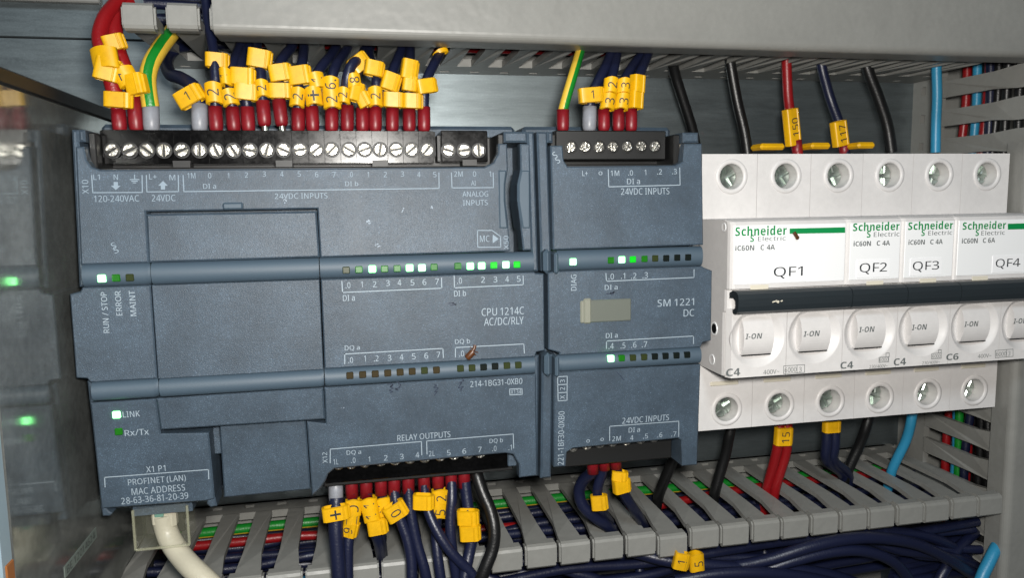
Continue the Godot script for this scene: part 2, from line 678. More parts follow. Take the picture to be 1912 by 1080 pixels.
func head_mesh(z1: float, head: float, drop: float) -> ArrayMesh:
	var b := MB.new()
	# rounded lip that catches the lid: a bevelled block, thicker than the finger, hanging down in front
	var prof := PackedVector2Array([Vector2(z1 - 4.6, -0.3), Vector2(z1 - 3.6, 0.55), Vector2(z1 - 1.2, 0.45), Vector2(z1 - 0.35, 0.05), Vector2(z1, -0.75), Vector2(z1 + 0.1, -drop + 0.7), Vector2(z1 - 0.6, -drop), Vector2(z1 - 1.6, -drop), Vector2(z1 - 1.9, -2.2), Vector2(z1 - 4.4, -1.8)])
	b.along_x(prof, -head + 0.5, head - 0.5)
	var inset := PackedVector2Array([Vector2(z1 - 4.0, -0.4), Vector2(z1 - 1.4, -0.1), Vector2(z1 - 0.7, -0.9), Vector2(z1 - 0.7, -drop + 1.1), Vector2(z1 - 1.5, -drop + 0.6), Vector2(z1 - 2.0, -2.0)])
	b.along_x(inset, -head, head)
	return shape(b, M.pvc)


func _ready() -> void:
	# ------------------------------------------------------------ camera, surroundings, lamps, exposure
	var cam := Camera3D.new()
	cam.name = "camera"
	cam.position = Vector3(59.703, 80.527, 260.665) * MM
	cam.rotation = Vector3(-0.115, -0.206, -0.015)
	cam.fov = 42.04
	cam.near = 0.01
	cam.far = 20.0
	add_child(cam)
	cam.current = true
	var env := Environment.new()
	env.background_mode = Environment.BG_COLOR
	env.background_color = Color(0.62, 0.64, 0.66)
	env.background_energy_multiplier = 0.13
	env.tonemap_mode = Environment.TONE_MAPPER_LINEAR
	env.tonemap_exposure = 1.0
	env.sdfgi_enabled = true
	env.ssao_enabled = true
	env.ssil_enabled = true
	var we := WorldEnvironment.new()
	we.name = "surroundings"
	we.environment = env
	add_child(we)
	# the phone's flash, just above and beside its lens
	var flash := SpotLight3D.new()
	flash.name = "flash"
	flash.position = Vector3(69.0, 94.0, 262.0) * MM
	flash.rotation = Vector3(-0.2, -0.2, 0)
	flash.spot_angle = 75.0
	flash.spot_angle_attenuation = 0.6
	flash.spot_range = 5.0
	flash.spot_attenuation = 2.0
	flash.light_color = Color(1.0, 0.985, 0.96)
	flash.light_energy = 0.073
	flash.light_size = 0.003
	flash.shadow_enabled = true
	add_child(flash)
	# a cool room lamp, high in front of the open cabinet
	var room := AreaLight3D.new()
	room.name = "room_lamp"
	room.position = Vector3(-0.06, 0.86, 1.05)
	room.area_size = Vector2(0.22, 0.22)
	room.light_color = Color(0.90, 0.96, 1.0)
	room.light_energy = 0.5
	room.area_range = 6.0
	room.area_attenuation = 2.0
	room.shadow_enabled = true
	add_child(room)
	room.look_at_from_position(room.position, Vector3(0.13, 0.04, 0.05), Vector3.UP)

	rng.seed = 5
	grain_w = grain_normal(256, 0.06, 3.0, 91)
	make_materials()
	build_setting()
	build_trunking()
	build_controller()
	build_module()
	build_breakers()
	build_wires()
	build_cables()
	build_small_things()


# ---------------------------------------------------------------- the setting
func build_setting() -> void:
	var plate := thing("mounting_plate", "galvanised steel mounting plate behind all the modules", "mounting plate", Vector3(120, 50, 0), "", "structure")
	var b := MB.new()
	b.box(Vector3(150, 62, -1.5), Vector3(640, 140, 3.0))
	b.box(Vector3(150, 177.4, -1.3), Vector3(640, 90, 3.0), 0.3)
	b.box(Vector3(150, -54, -1.5), Vector3(640, 92, 3.0))
	put("sheet", b, M.galv, plate)
	b = MB.new()
	b.box(Vector3(-82, 158, 1.6), Vector3(138, 31, 3.0), 0.4)
	tag(put("trim_strip", b, M.pvc), "pale grey strip along the plate above the bare steel corner", "trim strip")

	var side := thing("side_panel", "shiny metal side panel mirroring the controller's ferrules and green lamps", "panel", Vector3(-7.5, 20, 50))
	b = MB.new()
	b.box(Vector3(-7.5, 4, 53.4), Vector3(2.0, 202, 105), 0.3)
	put("sheet", b, M.side, side)
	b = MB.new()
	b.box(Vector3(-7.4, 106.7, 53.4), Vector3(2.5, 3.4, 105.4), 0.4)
	put("dark_top_band", b, M.dark, side)  # dark band along the top edge of the panel
	b = MB.new()
	b.box(Vector3(-7.8, 2, 109.5), Vector3(3.4, 206, 6.0), 1.0)
	put("front_edge", b, plain(Color(0.50, 0.57, 0.61), 0.4), side)
	b = MB.new()
	b.box(Vector3(-6.05, 12.0, 109.0), Vector3(0.5, 5.0, 3.2), 0.2)
	put("rust_patch", b, plain(Color(0.50, 0.30, 0.12), 0.9), side)
	var st := MB.new()
	st.box(Vector3(-6.42, -0.5, 72.3), Vector3(0.12, 2.7, 21.5))
	var lab := put("strip_label", st, M.plate_label)
	tag(lab, "narrow grey label strip stuck low on the shiny side panel", "label")
	var t := MB.new()
	print_text(t, ["BE 12014624", 0, 0, 19.0, 1.7, 0.0], 0.0)
	var turned := MB.new()
	turned.blend(t, Transform3D(Basis(Vector3.UP, PI / 2), Vector3(-6.34, -0.5, 72.3)))
	put("printing", turned, M.ink, lab)

	var rail := MB.new()
	rail.along_x(PackedVector2Array([Vector2(0.0, 40), Vector2(1.0, 40), Vector2(1.0, 62), Vector2(0.0, 62)]), -4, 273)
	rail.box(Vector3(134.5, 37, 6.9), Vector3(277, 5, 1))
	rail.box(Vector3(134.5, 65, 6.9), Vector3(277, 5, 1))
	rail.box(Vector3(134.5, 39.9, 3.7), Vector3(277, 1, 7))
	rail.box(Vector3(134.5, 62.1, 3.7), Vector3(277, 1, 7))
	tag(put("mounting_rail", rail, M.rail), "bright steel rail that carries the modules on the plate", "rail")


# ---------------------------------------------------------------- slotted trunking
func build_trunking() -> void:
	var up := Basis(Vector3(0, 0, 1), PI)
	var fm := finger_mesh(14.3, 55.0, 2.7, 3.6, 2.1)
	var hm := head_mesh(57.0, 3.9, 6.0)
	# above the modules, closed by a lid except at its open end
	var o := thing("upper_trunking", "grey slotted trunking above the modules with its lid on", "trunking", Vector3(140, 124, 0))
	var b := MB.new()
	var strip := MB.new()
	pierced_strip(strip, -277, -5, -263.1, 10.1, 14.5, 5.0)
	b.blend(strip, Transform3D(up, Vector3(0, 124, 0)))
	b.box(Vector3(141, 155, 0.9), Vector3(272, 58, 1.6))
	b.box(Vector3(141, 184, 28), Vector3(272, 1.6, 54))
	put("slotted_base", b, M.pvc, o)
	for k in range(-9, 17):
		var x := 101.5 + 10.1 * k
		place("finger", fm, Vector3(x, 124.0, 0), o, up)
	for k in range(-9, -6):
		place("finger_head", hm, Vector3(101.5 + 10.1 * k, 124.0 + (0.0 if k == -9 else 0.3), 0), o, up)
	b = MB.new()
	var prof := PackedVector2Array([Vector2(47.5, 123.2), Vector2(55.6, 122.9)])
	for i in 7:
		var a := -PI / 2 + PI / 2 * i / 6.0
		prof.append(Vector2(56.8 + 2.2 * cos(a), 125.1 + 2.2 * sin(a)))
	prof.append_array(PackedVector2Array([Vector2(59.0, 190), Vector2(57.4, 190), Vector2(57.4, 125.2), Vector2(56.4, 123.95), Vector2(47.5, 123.95)]))
	b.along_x(prof, 28.0, 330)
	put("lid", b, M.pvc, o)
	# below the modules, open
	o = thing("lower_trunking", "grey slotted trunking below the modules, open, full of wires", "trunking", Vector3(130, -20, 0))
	b = MB.new()
	strip = MB.new()
	pierced_strip(strip, -5.5, 271, 1.4, 10.35, 9.2, 4.0)
	b.blend(strip, Transform3D(Basis(), Vector3(0, -20, 0)))
	b.box(Vector3(130, -50, 0.9), Vector3(276, 60, 1.6))
	put("slotted_base", b, M.pvc, o)
	var fl := finger_mesh(9.0, 54.6, 2.6, 3.35, 1.5)
	var hl := head_mesh(56.3, 4.8, 6.7)
	for k in range(-14, 15):
		var x := 130.775 + 10.35 * k
		if x > 268 or x < -5: continue
		place("finger", fl, Vector3(x, -20.0, 0), o)
		var j := 0.5 * sin(k * 2.7)
		place("finger_head", hl, Vector3(x, -20.0 + j * 0.35 - (1.3 if k in [2] else 0.0), 0.4 * j), o)
	# upright at the far end
	o = thing("upright_trunking", "grey slotted trunking standing upright beside the breakers", "trunking", Vector3(275, 50, 0))
	b = MB.new()
	strip = MB.new()
	pierced_strip(strip, -70, 170, -56.7, 10.4, 14.2, 5.5)
	b.blend(strip, Transform3D(Basis(Vector3(0, 0, 1), PI / 2), Vector3(274.5, 0, 0)))
	b.box(Vector3(300, 50, 0.9), Vector3(50, 240, 1.6))
	b.box(Vector3(325, 50, 28), Vector3(1.6, 240, 54))
	put("slotted_base", b, M.pvc, o)
	var fr := finger_mesh(14.0, 53.0, 2.95, 3.8, 1.8)
	var sideways := Basis(Vector3(0, 0, 1), PI / 2)
	for k in range(-1, 17):
		place("finger", fr, Vector3(274.5, 119.3 - 10.4 * k, 0), o, sideways)
	b = MB.new()
	var lp := PackedVector2Array([Vector2(272.0, 47.5), Vector2(271.7, 54.0)])
	for i in 7:
		var a := PI - PI / 2 * i / 6.0
		lp.append(Vector2(274.0 + 2.4 * cos(a), 54.0 + 2.4 * sin(a)))
	lp.append_array(PackedVector2Array([Vector2(334, 56.4), Vector2(334, 54.8), Vector2(274.2, 54.8), Vector2(273.4, 54.0), Vector2(273.4, 47.5)]))
	var lid := MB.new()
	lid.prism(lp, -97.5, 90.0)
	b.blend(lid, Transform3D(Basis(Vector3(1, 0, 0), Vector3(0, 0, 1), Vector3(0, -1, 0)), Vector3.ZERO))
	put("lid", b, M.pvc, o)


# ---------------------------------------------------------------- terminal screws
func slotted_screw(r: float) -> Array:
	var b := MB.new()
	for s in [0.0, PI]:
		var half := PackedVector2Array()
		for i in 11:
			var a: float = s + lerpf(0.16, PI - 0.16, i / 10.0)
			half.append(Vector2(cos(a), sin(a)) * r)
		b.prism(half, -0.9, 0.0, 0.22)
	b.lathe(PackedVector2Array([Vector2(r * 0.98, -0.45), Vector2(0, -0.45)]), Vector3.ZERO, Vector3.BACK, 18)
	var w := MB.new()
	w.lathe(PackedVector2Array([Vector2(r * 1.25, -0.40), Vector2(r * 1.22, -0.62), Vector2(0, -0.62)]), Vector3.ZERO, Vector3.BACK, 20)
	return [shape(b, M.screw), shape(w, M.dark)]


func half_round(b: MB, y0: float, y1: float, peak: float, x0: float, x1: float) -> void:
	var c := (y0 + y1) * 0.5
	var h := (y1 - y0) * 0.5
	var xs := [[x0, 0.25], [x0 + 0.2, 0.72], [x0 + 0.7, 1.0], [x1 - 0.7, 1.0], [x1 - 0.2, 0.72], [x1, 0.25]]
	var rows := []
	var norms := []
	for s in xs:
		var row := []
		var nor := []
		for i in 13:
			var a := PI * i / 12.0
			# steep shoulder above, flat crown, long fall below
			var f := pow(sin(a), 0.62)
			row.append(Vector3(s[0], c - h * cos(a), 69.6 + (peak - 69.6) * f * s[1]))
			nor.append(Vector3(0, -cos(a) * 0.9, sin(a) + 0.05).normalized())
		rows.append(row)
		norms.append(nor)
	for j in xs.size() - 1:
		for i in 12:
			b.softquad(rows[j][i], rows[j + 1][i], rows[j + 1][i + 1], rows[j][i + 1], norms[j][i], norms[j + 1][i], norms[j + 1][i + 1], norms[j][i + 1])


func lamp_row(o: Node3D, spots: Array, kinds: String, z: float) -> void:
	var b := MB.new()
	b.box(Vector3.ZERO, Vector3(1.75, 1.7, 1.2), 0.18)
	for i in spots.size():
		var m: Material = {"W": M.led_on, "G": M.led_green, "g": M.led_dim, "o": M.led_off, "b": M.led_brown, "k": M.led_black}[kinds[i]]
		var key := "led" + kinds[i]
		if not letters.has(key): letters[key] = shape(b, m)
		place("indicator_lamp", letters[key], Vector3(spots[i].x, spots[i].y, z), o)


func frame_box(b: MB, x0: float, x1: float, y0: float, y1: float, dz := 0.0) -> void:
	var up := (y0 + y1) > 103.0
	b.prism(PackedVector2Array([Vector2(x0, y0), Vector2(x1, y0), Vector2(x1, y1), Vector2(x0, y1)]), 46.0, 69.0 + dz, 0.5, -0.09 if up else 0.09, 67.7 if up else 35.4)


# ---------------------------------------------------------------- the controller
func build_controller() -> void:
	var o := thing("programmable_controller", "wide blue grey controller with two rows of indicator lamps and a blank cover", "controller", Vector3(52, 52, 8))
	var b := MB.new()
	b.box(Vector3(51.7, 52, 28), Vector3(108.6, 100, 38), 1.0)
	b.box(Vector3(48.75, 45, 48), Vector3(100.1, 74, 8), 0.5)
	b.box(Vector3(48.9, 51, 57), Vector3(99.8, 66, 14), 0.3)
	b.box(Vector3(101.7, 37, 55), Vector3(5.6, 58, 18), 0.3)
	put("housing", b, M.housing, o)
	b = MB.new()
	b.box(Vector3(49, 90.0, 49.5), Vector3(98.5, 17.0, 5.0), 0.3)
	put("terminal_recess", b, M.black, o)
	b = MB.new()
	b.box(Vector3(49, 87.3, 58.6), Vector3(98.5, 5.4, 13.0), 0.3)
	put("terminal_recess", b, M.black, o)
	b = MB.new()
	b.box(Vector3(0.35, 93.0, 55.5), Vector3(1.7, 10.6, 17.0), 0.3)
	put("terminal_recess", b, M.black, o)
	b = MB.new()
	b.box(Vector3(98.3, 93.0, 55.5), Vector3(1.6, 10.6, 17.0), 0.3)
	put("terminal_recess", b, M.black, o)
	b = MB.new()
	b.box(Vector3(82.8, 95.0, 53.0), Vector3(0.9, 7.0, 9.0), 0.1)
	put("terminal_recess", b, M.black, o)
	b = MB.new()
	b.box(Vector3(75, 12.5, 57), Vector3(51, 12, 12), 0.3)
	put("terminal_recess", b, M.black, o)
	b = MB.new()
	b = MB.new()
	frame_box(b, -3.2, -1.75, 62.4, 98.7)
	put("front_frame", b, M.housing, o)
	b = MB.new()
	frame_box(b, -1.75, -0.4, 95.9, 98.7)
	put("front_frame", b, M.housing, o)
	b = MB.new()
	frame_box(b, 105.0, 106.8, 62.4, 98.7)
	put("front_frame", b, M.housing, o)
	b = MB.new()
	frame_box(b, 98.8, 105.0, 95.9, 98.7)
	put("front_frame", b, M.housing, o)
	b = MB.new()
	frame_box(b, -3.2, -1.75, 5.6, 39.9)
	put("front_frame", b, M.housing, o)
	b = MB.new()
	frame_box(b, 105.0, 106.8, 5.4, 39.9)
	put("front_frame", b, M.housing, o)
	# upper door, cut out round the terminals and the cover
	b = MB.new()
	b.prism(PackedVector2Array([Vector2(-1.86, 94.66), Vector2(-0.12, 94.66), Vector2(0.3, 91.61), Vector2(1.25, 90.01), Vector2(3.03, 89.33), Vector2(93.1, 89.54), Vector2(95.37, 90.62), Vector2(96.7, 92.93), Vector2(96.93, 95.44), Vector2(99.17, 95.44), Vector2(99.15, 88.83), Vector2(98.39, 85.01), Vector2(98.25, 80.91), Vector2(98.76, 75.43), Vector2(98.93, 67.95), Vector2(51.58, 67.77), Vector2(51.35, 79.63), Vector2(12.48, 79.58), Vector2(12.55, 67.67), Vector2(-1.95, 67.62)]), 65.5, 71.0, 0.35, -0.09, 67.7)
	b.prism(PackedVector2Array([Vector2(102.55, 95.45), Vector2(105.1, 95.45), Vector2(104.74, 68.06), Vector2(102.47, 68.06), Vector2(101.88, 75.78), Vector2(101.34, 80.87), Vector2(101.48, 84.98), Vector2(102.46, 88.81)]), 65.5, 71.0, 0.35, -0.09, 67.7)
	put("upper_door", b, M.housing, o)
	b = MB.new()
	b.prism(PackedVector2Array([Vector2(96.42, 88.84), Vector2(98.94, 88.83), Vector2(98.32, 85.01), Vector2(98.18, 80.91), Vector2(98.7, 73.65), Vector2(96.18, 73.7)]), 60.0, 71.3, 0.5, -0.09, 67.7)
	b.prism(PackedVector2Array([Vector2(102.46, 88.81), Vector2(105.01, 88.79), Vector2(104.57, 73.52), Vector2(102.3, 73.57), Vector2(101.41, 80.87), Vector2(101.55, 84.98)]), 60.0, 71.3, 0.5, -0.09, 67.7)
	put("card_slot_guard", b, M.bar, o)
	# blank cover across both ridges
	b = MB.new()
	b.prism(PackedVector2Array([Vector2(12.63, 78.95), Vector2(51.13, 78.98), Vector2(51.42, 67.84), Vector2(12.64, 67.73)]), 55.0, 71.4, 0.4, -0.09, 67.7)
	b.prism(PackedVector2Array([Vector2(12.95, 39.9), Vector2(51.1, 39.9), Vector2(51.1, 62.4), Vector2(12.95, 62.4)]), 60.0, 71.3, 0.15)
	b.prism(PackedVector2Array([Vector2(12.14, 35.12), Vector2(50.9, 35.25), Vector2(50.98, 26.93), Vector2(12.48, 27.17)]), 55.0, 71.4, 0.4, 0.09, 35.4)
	put("blank_cover", b, M.housing, o)
	b = MB.new()
	b.box(Vector3(31.94, 80.58, 70.4), Vector3(4.6, 1.7, 1.6), 0.4)
	put("cover_catch", b, M.bar, o)
	# middle panel left and right of the cover
	b = MB.new()
	b.prism(PackedVector2Array([Vector2(-2.0, 62.4), Vector2(-2.6, 61.4), Vector2(-4.8, 60.9), Vector2(-4.9, 41.2), Vector2(-2.6, 40.9), Vector2(-2.0, 39.9), Vector2(12.6, 39.9), Vector2(12.6, 62.4)]), 52.0, 71.0, 0.3)
	put("middle_panel", b, M.housing, o)
	b = MB.new()
	b.prism(PackedVector2Array([Vector2(51.45, 39.9), Vector2(105.3, 39.9), Vector2(105.7, 41.1), Vector2(107.9, 41.4), Vector2(107.9, 61.8), Vector2(105.7, 62.0), Vector2(105.3, 62.4), Vector2(51.45, 62.4)]), 52.0, 71.0, 0.3)
	put("middle_panel", b, M.housing, o)
	for r in [[62.4, 67.7], [35.4, 39.9]]:
		b = MB.new()
		half_round(b, r[0], r[1], 72.7, -1.9, 12.65)
		put("ridge", b, M.bar, o)
		b = MB.new()
		half_round(b, r[0], r[1], 72.7, 51.35, 105.3)
		put("ridge", b, M.bar, o)
		b = MB.new()
		half_round(b, r[0], r[1], 73.1, 12.95, 51.1)
		put("cover_ridge", b, M.bar, o)
	# lower door in three pieces
	b = MB.new()
	b.prism(PackedVector2Array([Vector2(-2.36, 34.97), Vector2(12.01, 35), Vector2(12.33, 26.09), Vector2(23.21, 25.41), Vector2(23.37, 7.93), Vector2(21.15, 7.65), Vector2(-1.84, 8.06), Vector2(-2.59, 7.79)]), 48.0, 71.0, 0.35, 0.09, 35.4)
	b.prism(PackedVector2Array([Vector2(-2.79, 8.79), Vector2(-1.9, 8.14), Vector2(-1.11, 7), Vector2(-0.44, 6.43), Vector2(-1.11, 5.8), Vector2(-2.65, 5.96)]), 60.0, 70.6, 0.3, 0.09, 35.4)
	b.prism(PackedVector2Array([Vector2(21.52, 7.54), Vector2(23.46, 8.21), Vector2(23.67, 5.88), Vector2(22.14, 5.68), Vector2(21.33, 6.7)]), 60.0, 70.6, 0.3, 0.09, 35.4)
	put("port_panel", b, M.housing, o)
	b = MB.new()
	b.prism(PackedVector2Array([Vector2(25.39, 26.55), Vector2(46.07, 26.46), Vector2(46.37, 7.35), Vector2(25.15, 7.17)]), 48.0, 68.6, 0.35, 0.09, 35.4)
	put("recessed_panel", b, M.housing, o)
	b = MB.new()
	b.prism(PackedVector2Array([Vector2(51.1, 35.16), Vector2(105.5, 35.25), Vector2(106.1, 6.37), Vector2(101.18, 6.22), Vector2(101.08, 9.95), Vector2(99.51, 13.01), Vector2(97.31, 13.67), Vector2(52.7, 13.35), Vector2(51.04, 12.04), Vector2(50.29, 10.2), Vector2(48.87, 8.13), Vector2(46.79, 6.42), Vector2(46.46, 26.57), Vector2(51.06, 25.64)]), 65.0, 71.0, 0.35, 0.09, 35.4)
	put("lower_door", b, M.housing, o)
	# terminal strips
	var up := Basis(Vector3(1, 0, 0), 0.0)
	b = MB.new()
	for k in 20:
		b.box(Vector3(3.45 + 3.99 * k, 96.6, 55), Vector3(3.985, 5.4, 10), 0.05)
		b.box(Vector3(3.45 + 3.99 * k, 92.45, 54.6), Vector3(3.985, 2.6, 10), 0.05)
	b.box(Vector3(41.3, 96, 54.6), Vector3(81.0, 6.4, 9.4))
	put("terminal_strip", b, M.block, o)
	b = MB.new()
	b.box(Vector3(89.4, 95.4, 55), Vector3(12.4, 8.2, 10), 0.2)
	put("terminal_strip", b, M.block, o)
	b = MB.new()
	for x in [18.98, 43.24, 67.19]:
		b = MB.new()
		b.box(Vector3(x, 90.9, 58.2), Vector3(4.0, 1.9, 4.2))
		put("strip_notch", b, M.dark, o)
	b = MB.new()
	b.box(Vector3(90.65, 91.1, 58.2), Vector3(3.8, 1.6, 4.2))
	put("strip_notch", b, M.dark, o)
	var sc := slotted_screw(1.6)
	var angles := [32, 25, -40, 88, 22, 86, 110, 120, 170, 72, -25, 8, 38, 45, 150, 20, 80, 10, 40, 48, -15, 8, 92]
	var at := [Vector2(3.48, 94.39), Vector2(7.43, 94.39), Vector2(11.23, 94.38), Vector2(15.12, 94.38), Vector2(19.24, 94.38), Vector2(23.33, 94.38), Vector2(27.2, 94.37), Vector2(31.24, 94.37), Vector2(35.18, 94.37), Vector2(39.23, 94.43), Vector2(43.24, 94.49), Vector2(47.29, 94.49), Vector2(51.24, 94.49), Vector2(55.16, 94.56), Vector2(59.44, 94.55), Vector2(63.36, 94.55), Vector2(67.31, 94.55), Vector2(71.43, 94.55), Vector2(75.37, 94.48), Vector2(79.42, 94.47), Vector2(85.06, 94.33), Vector2(89.19, 94.33), Vector2(93.14, 94.33)]
	for i in at.size():
		var p: Vector2 = at[i]
		place("terminal_screw_well", sc[1], Vector3(p.x, p.y, 60.65), o)
		place("terminal_screw", sc[0], Vector3(p.x, p.y, 60.45), o, Basis(Vector3(0, 0, 1), deg_to_rad(angles[i])))
	b = MB.new()
	b.box(Vector3(74.6, 9.74, 58), Vector3(49.4, 4.6, 11), 0.3)
	put("terminal_strip", b, M.block, o)
	b = MB.new()
	b.box(Vector3(98.6, 9.25, 56), Vector3(2.6, 4.0, 9), 0.3)
	put("terminal_strip", b, M.block, o)
	at = [Vector2(53.54, 12.84), Vector2(56.83, 12.77), Vector2(60.43, 12.82), Vector2(64.45, 12.83), Vector2(68.32, 12.79), Vector2(72.23, 12.82), Vector2(76.16, 12.77), Vector2(80.37, 12.86), Vector2(84.12, 12.83), Vector2(87.92, 12.81), Vector2(91.22, 12.83)]
	for i in at.size():
		place("terminal_screw", sc[0], Vector3(at[i].x, at[i].y, 64.4), o, Basis(Vector3(0, 0, 1), i * 1.3))
	# lamps
	lamp_row(o, [Vector2(2.78, 64.48), Vector2(5.82, 64.5), Vector2(8.74, 64.48)], "Wgo", 72.4)
	lamp_row(o, [Vector2(57.64, 64.59), Vector2(60.69, 64.62), Vector2(63.93, 64.65), Vector2(66.93, 64.59), Vector2(69.99, 64.58), Vector2(73.06, 64.62), Vector2(76.12, 64.56), Vector2(79.14, 64.63), Vector2(85.13, 64.7), Vector2(88.31, 64.58), Vector2(91.21, 64.57), Vector2(94.34, 64.6), Vector2(97.48, 64.64), Vector2(100.37, 64.6)], "ogWggWWggWWGWG", 72.4)
	lamp_row(o, [Vector2(57.51, 38.24), Vector2(60.63, 38.27), Vector2(63.72, 38.25), Vector2(66.81, 38.29), Vector2(69.88, 38.32), Vector2(72.9, 38.33), Vector2(76, 38.36), Vector2(79.05, 38.31), Vector2(85.2, 38.35), Vector2(88.19, 38.31), Vector2(91.2, 38.32), Vector2(94.22, 38.36), Vector2(97.34, 38.37), Vector2(100.36, 38.33)], "bbbbbbobookkoo", 72.4)
	lamp_row(o, [Vector2(3.09, 31.74)], "W", 70.5)
	lamp_row(o, [Vector2(3.18, 27.5)], "g", 70.1)
	# lettering
	var p := MB.new()
	for a in [["L1", 2.28, 87.68, 1.37, 1.23, 0], ["N", 6.37, 87.65, 0.92, 1.23, 0], ["L+", 14.35, 87.71, 1.64, 1.25, 0], ["M", 18.61, 87.47, 1.3, 1.25, 0], ["1M", 22.83, 87.89, 1.79, 1.26, 0], ["0", 26.89, 87.86, 0.72, 1.26, 0], ["1", 31.1, 87.83, 0.36, 1.27, 0], ["2", 35.19, 87.93, 0.74, 1.27, 0], ["3", 39.3, 88.15, 0.74, 1.28, 0], ["4", 43.35, 88.13, 0.75, 1.29, 0], ["5", 47.39, 88.1, 0.76, 1.29, 0], ["6", 51.49, 87.94, 0.76, 1.3, 0], ["7", 55.62, 87.91, 0.77, 1.3, 0], [".0", 59.6, 87.88, 1.04, 1.31, 0], ["1", 63.82, 87.85, 0.39, 1.32, 0], ["2", 68.03, 87.82, 0.79, 1.32, 0], ["3", 72.24, 87.92, 0.8, 1.33, 0], ["4", 76.34, 87.76, 0.81, 1.33, 0], ["5", 80.32, 87.73, 0.81, 1.34, 0], ["X10", -0.19, 85.49, 3.18, 1.35, 90], ["DI a", 26.78, 85.34, 2.89, 1.14, 0], ["DI b", 59.78, 85.65, 3.11, 1.18, 0], ["120-240VAC", 6.33, 82.71, 9.65, 1.48, 0], ["24VDC", 16.47, 82.7, 5.18, 1.5, 0], ["24VDC INPUTS", 47.68, 82.79, 12.37, 1.29, 0], ["2M", 86.3, 87.82, 2.19, 1.35, 0], ["0", 90.42, 87.8, 0.83, 1.35, 0], ["1", 94.43, 87.77, 0.42, 1.36, 0], ["AI", 90.06, 85.5, 1.24, 1.22, 0], ["ANALOG", 90.44, 82.72, 6.64, 1.36, 0], ["INPUTS", 90.37, 80.52, 6.37, 1.36, 0], ["MC", 92.47, 71.33, 2.5, 1.63, 0], ["X50", 98.02, 70.24, 3.43, 1.26, 90], ["S", 5.22, 71.86, 0.99, 1.49, 20], ["S", 5.64, 70.86, 0.99, 1.49, 20]]:
		print_text(p, a)
	for l in [[Vector2(1.27, 88.05), Vector2(1.33, 84.13), Vector2(11.92, 84.06), Vector2(12.03, 87.97)], [Vector2(12.96, 87.97), Vector2(12.91, 84.18), Vector2(19.83, 84.16), Vector2(19.93, 87.92)], [Vector2(20.99, 87.91), Vector2(21.01, 84.14), Vector2(81.27, 84.24), Vector2(81.36, 88.13)], [Vector2(84.53, 88.11), Vector2(84.54, 84.34), Vector2(95.22, 84.29), Vector2(95.25, 88.03)], [Vector2(90.67, 73.48), Vector2(94.49, 73.4), Vector2(96.6, 71.78), Vector2(96.57, 69.04), Vector2(90.59, 69.2), Vector2(90.67, 73.48)], [Vector2(10.42, 88.11), Vector2(10.38, 87.12)], [Vector2(9.45, 87.07), Vector2(11.3, 87.05)], [Vector2(9.78, 86.69), Vector2(10.93, 86.68)], [Vector2(10.11, 86.32), Vector2(10.57, 86.31)]]:
		print_line(p, l)
	for f in [[Vector2(5.87, 86.54), Vector2(6.78, 86.53), Vector2(6.75, 85.67), Vector2(7.32, 85.66), Vector2(6.24, 84.69), Vector2(5.26, 85.68), Vector2(5.83, 85.68)], [Vector2(15.97, 84.7), Vector2(16.91, 84.69), Vector2(16.94, 85.57), Vector2(17.53, 85.56), Vector2(16.52, 86.69), Vector2(15.42, 85.58), Vector2(16.01, 85.57)], [Vector2(94.59, 72.37), Vector2(94.51, 70.12), Vector2(96.09, 71.24)]]:
		print_fill(p, f)
	put("printing", p, M.print_worn, o)
	p = MB.new()
	for a in [["RUN / STOP", 2.41, 56.34, 9.59, 1.26, 90], ["ERROR", 5.43, 58.4, 5.81, 1.27, 90], ["MAINT", 8.49, 58.27, 6.08, 1.28, 90], [".0", 57.91, 60.67, 1.17, 1.47, 0], ["1", 61.29, 60.75, 0.39, 1.47, 0], ["2", 64.41, 60.7, 0.92, 1.48, 0], ["3", 67.66, 60.85, 0.93, 1.48, 0], ["4", 70.53, 60.88, 0.93, 1.49, 0], ["5", 73.78, 60.78, 0.94, 1.49, 0], ["6", 76.79, 60.78, 0.95, 1.5, 0], ["7", 79.95, 60.83, 0.95, 1.5, 0], ["DI a", 57.99, 57.51, 2.86, 1.47, 0], [".0", 85.69, 60.76, 1.24, 1.51, 0], ["2", 91.78, 60.82, 0.98, 1.52, 0], ["3", 95.01, 60.81, 0.98, 1.52, 0], ["4", 98.1, 60.77, 0.99, 1.53, 0], ["5", 101.16, 60.73, 1, 1.53, 0], ["DI b", 85.76, 57.56, 3.04, 1.52, 0], ["CPU 1214C", 96.84, 52.41, 11.19, 1.96, 0], ["AC/DC/RLY", 97.05, 49.83, 10.5, 1.97, 0], ["DQ a", 58.34, 44.78, 3.67, 1.49, 0], [".0", 57.83, 41.78, 1.18, 1.5, 0], ["1", 61.35, 41.99, 0.4, 1.5, 0], [".2", 64.12, 41.83, 1.2, 1.51, 0], ["3", 67.43, 41.8, 0.94, 1.51, 0], ["4", 70.47, 41.87, 0.94, 1.52, 0], ["5", 73.55, 41.86, 0.95, 1.52, 0], ["6", 76.71, 41.85, 0.96, 1.53, 0], ["7", 79.8, 41.9, 0.96, 1.53, 0], ["DQ b", 86.12, 44.95, 3.9, 1.54, 0], [".0", 85.81, 41.84, 1.25, 1.54, 0]]:
		print_text(p, a)
	for l in [[Vector2(56.46, 61.66), Vector2(56.54, 58.92), Vector2(81.13, 59.05), Vector2(81.13, 61.58)], [Vector2(84.35, 62.06), Vector2(84.35, 59.02), Vector2(102.34, 59.15), Vector2(102.33, 61.43)], [Vector2(56.35, 40.97), Vector2(56.45, 43.42), Vector2(81.01, 43.5), Vector2(81.08, 41.12)], [Vector2(84.18, 41.09), Vector2(84.24, 43.54), Vector2(102.27, 43.52), Vector2(102.38, 41.11)]]:
		print_line(p, l)
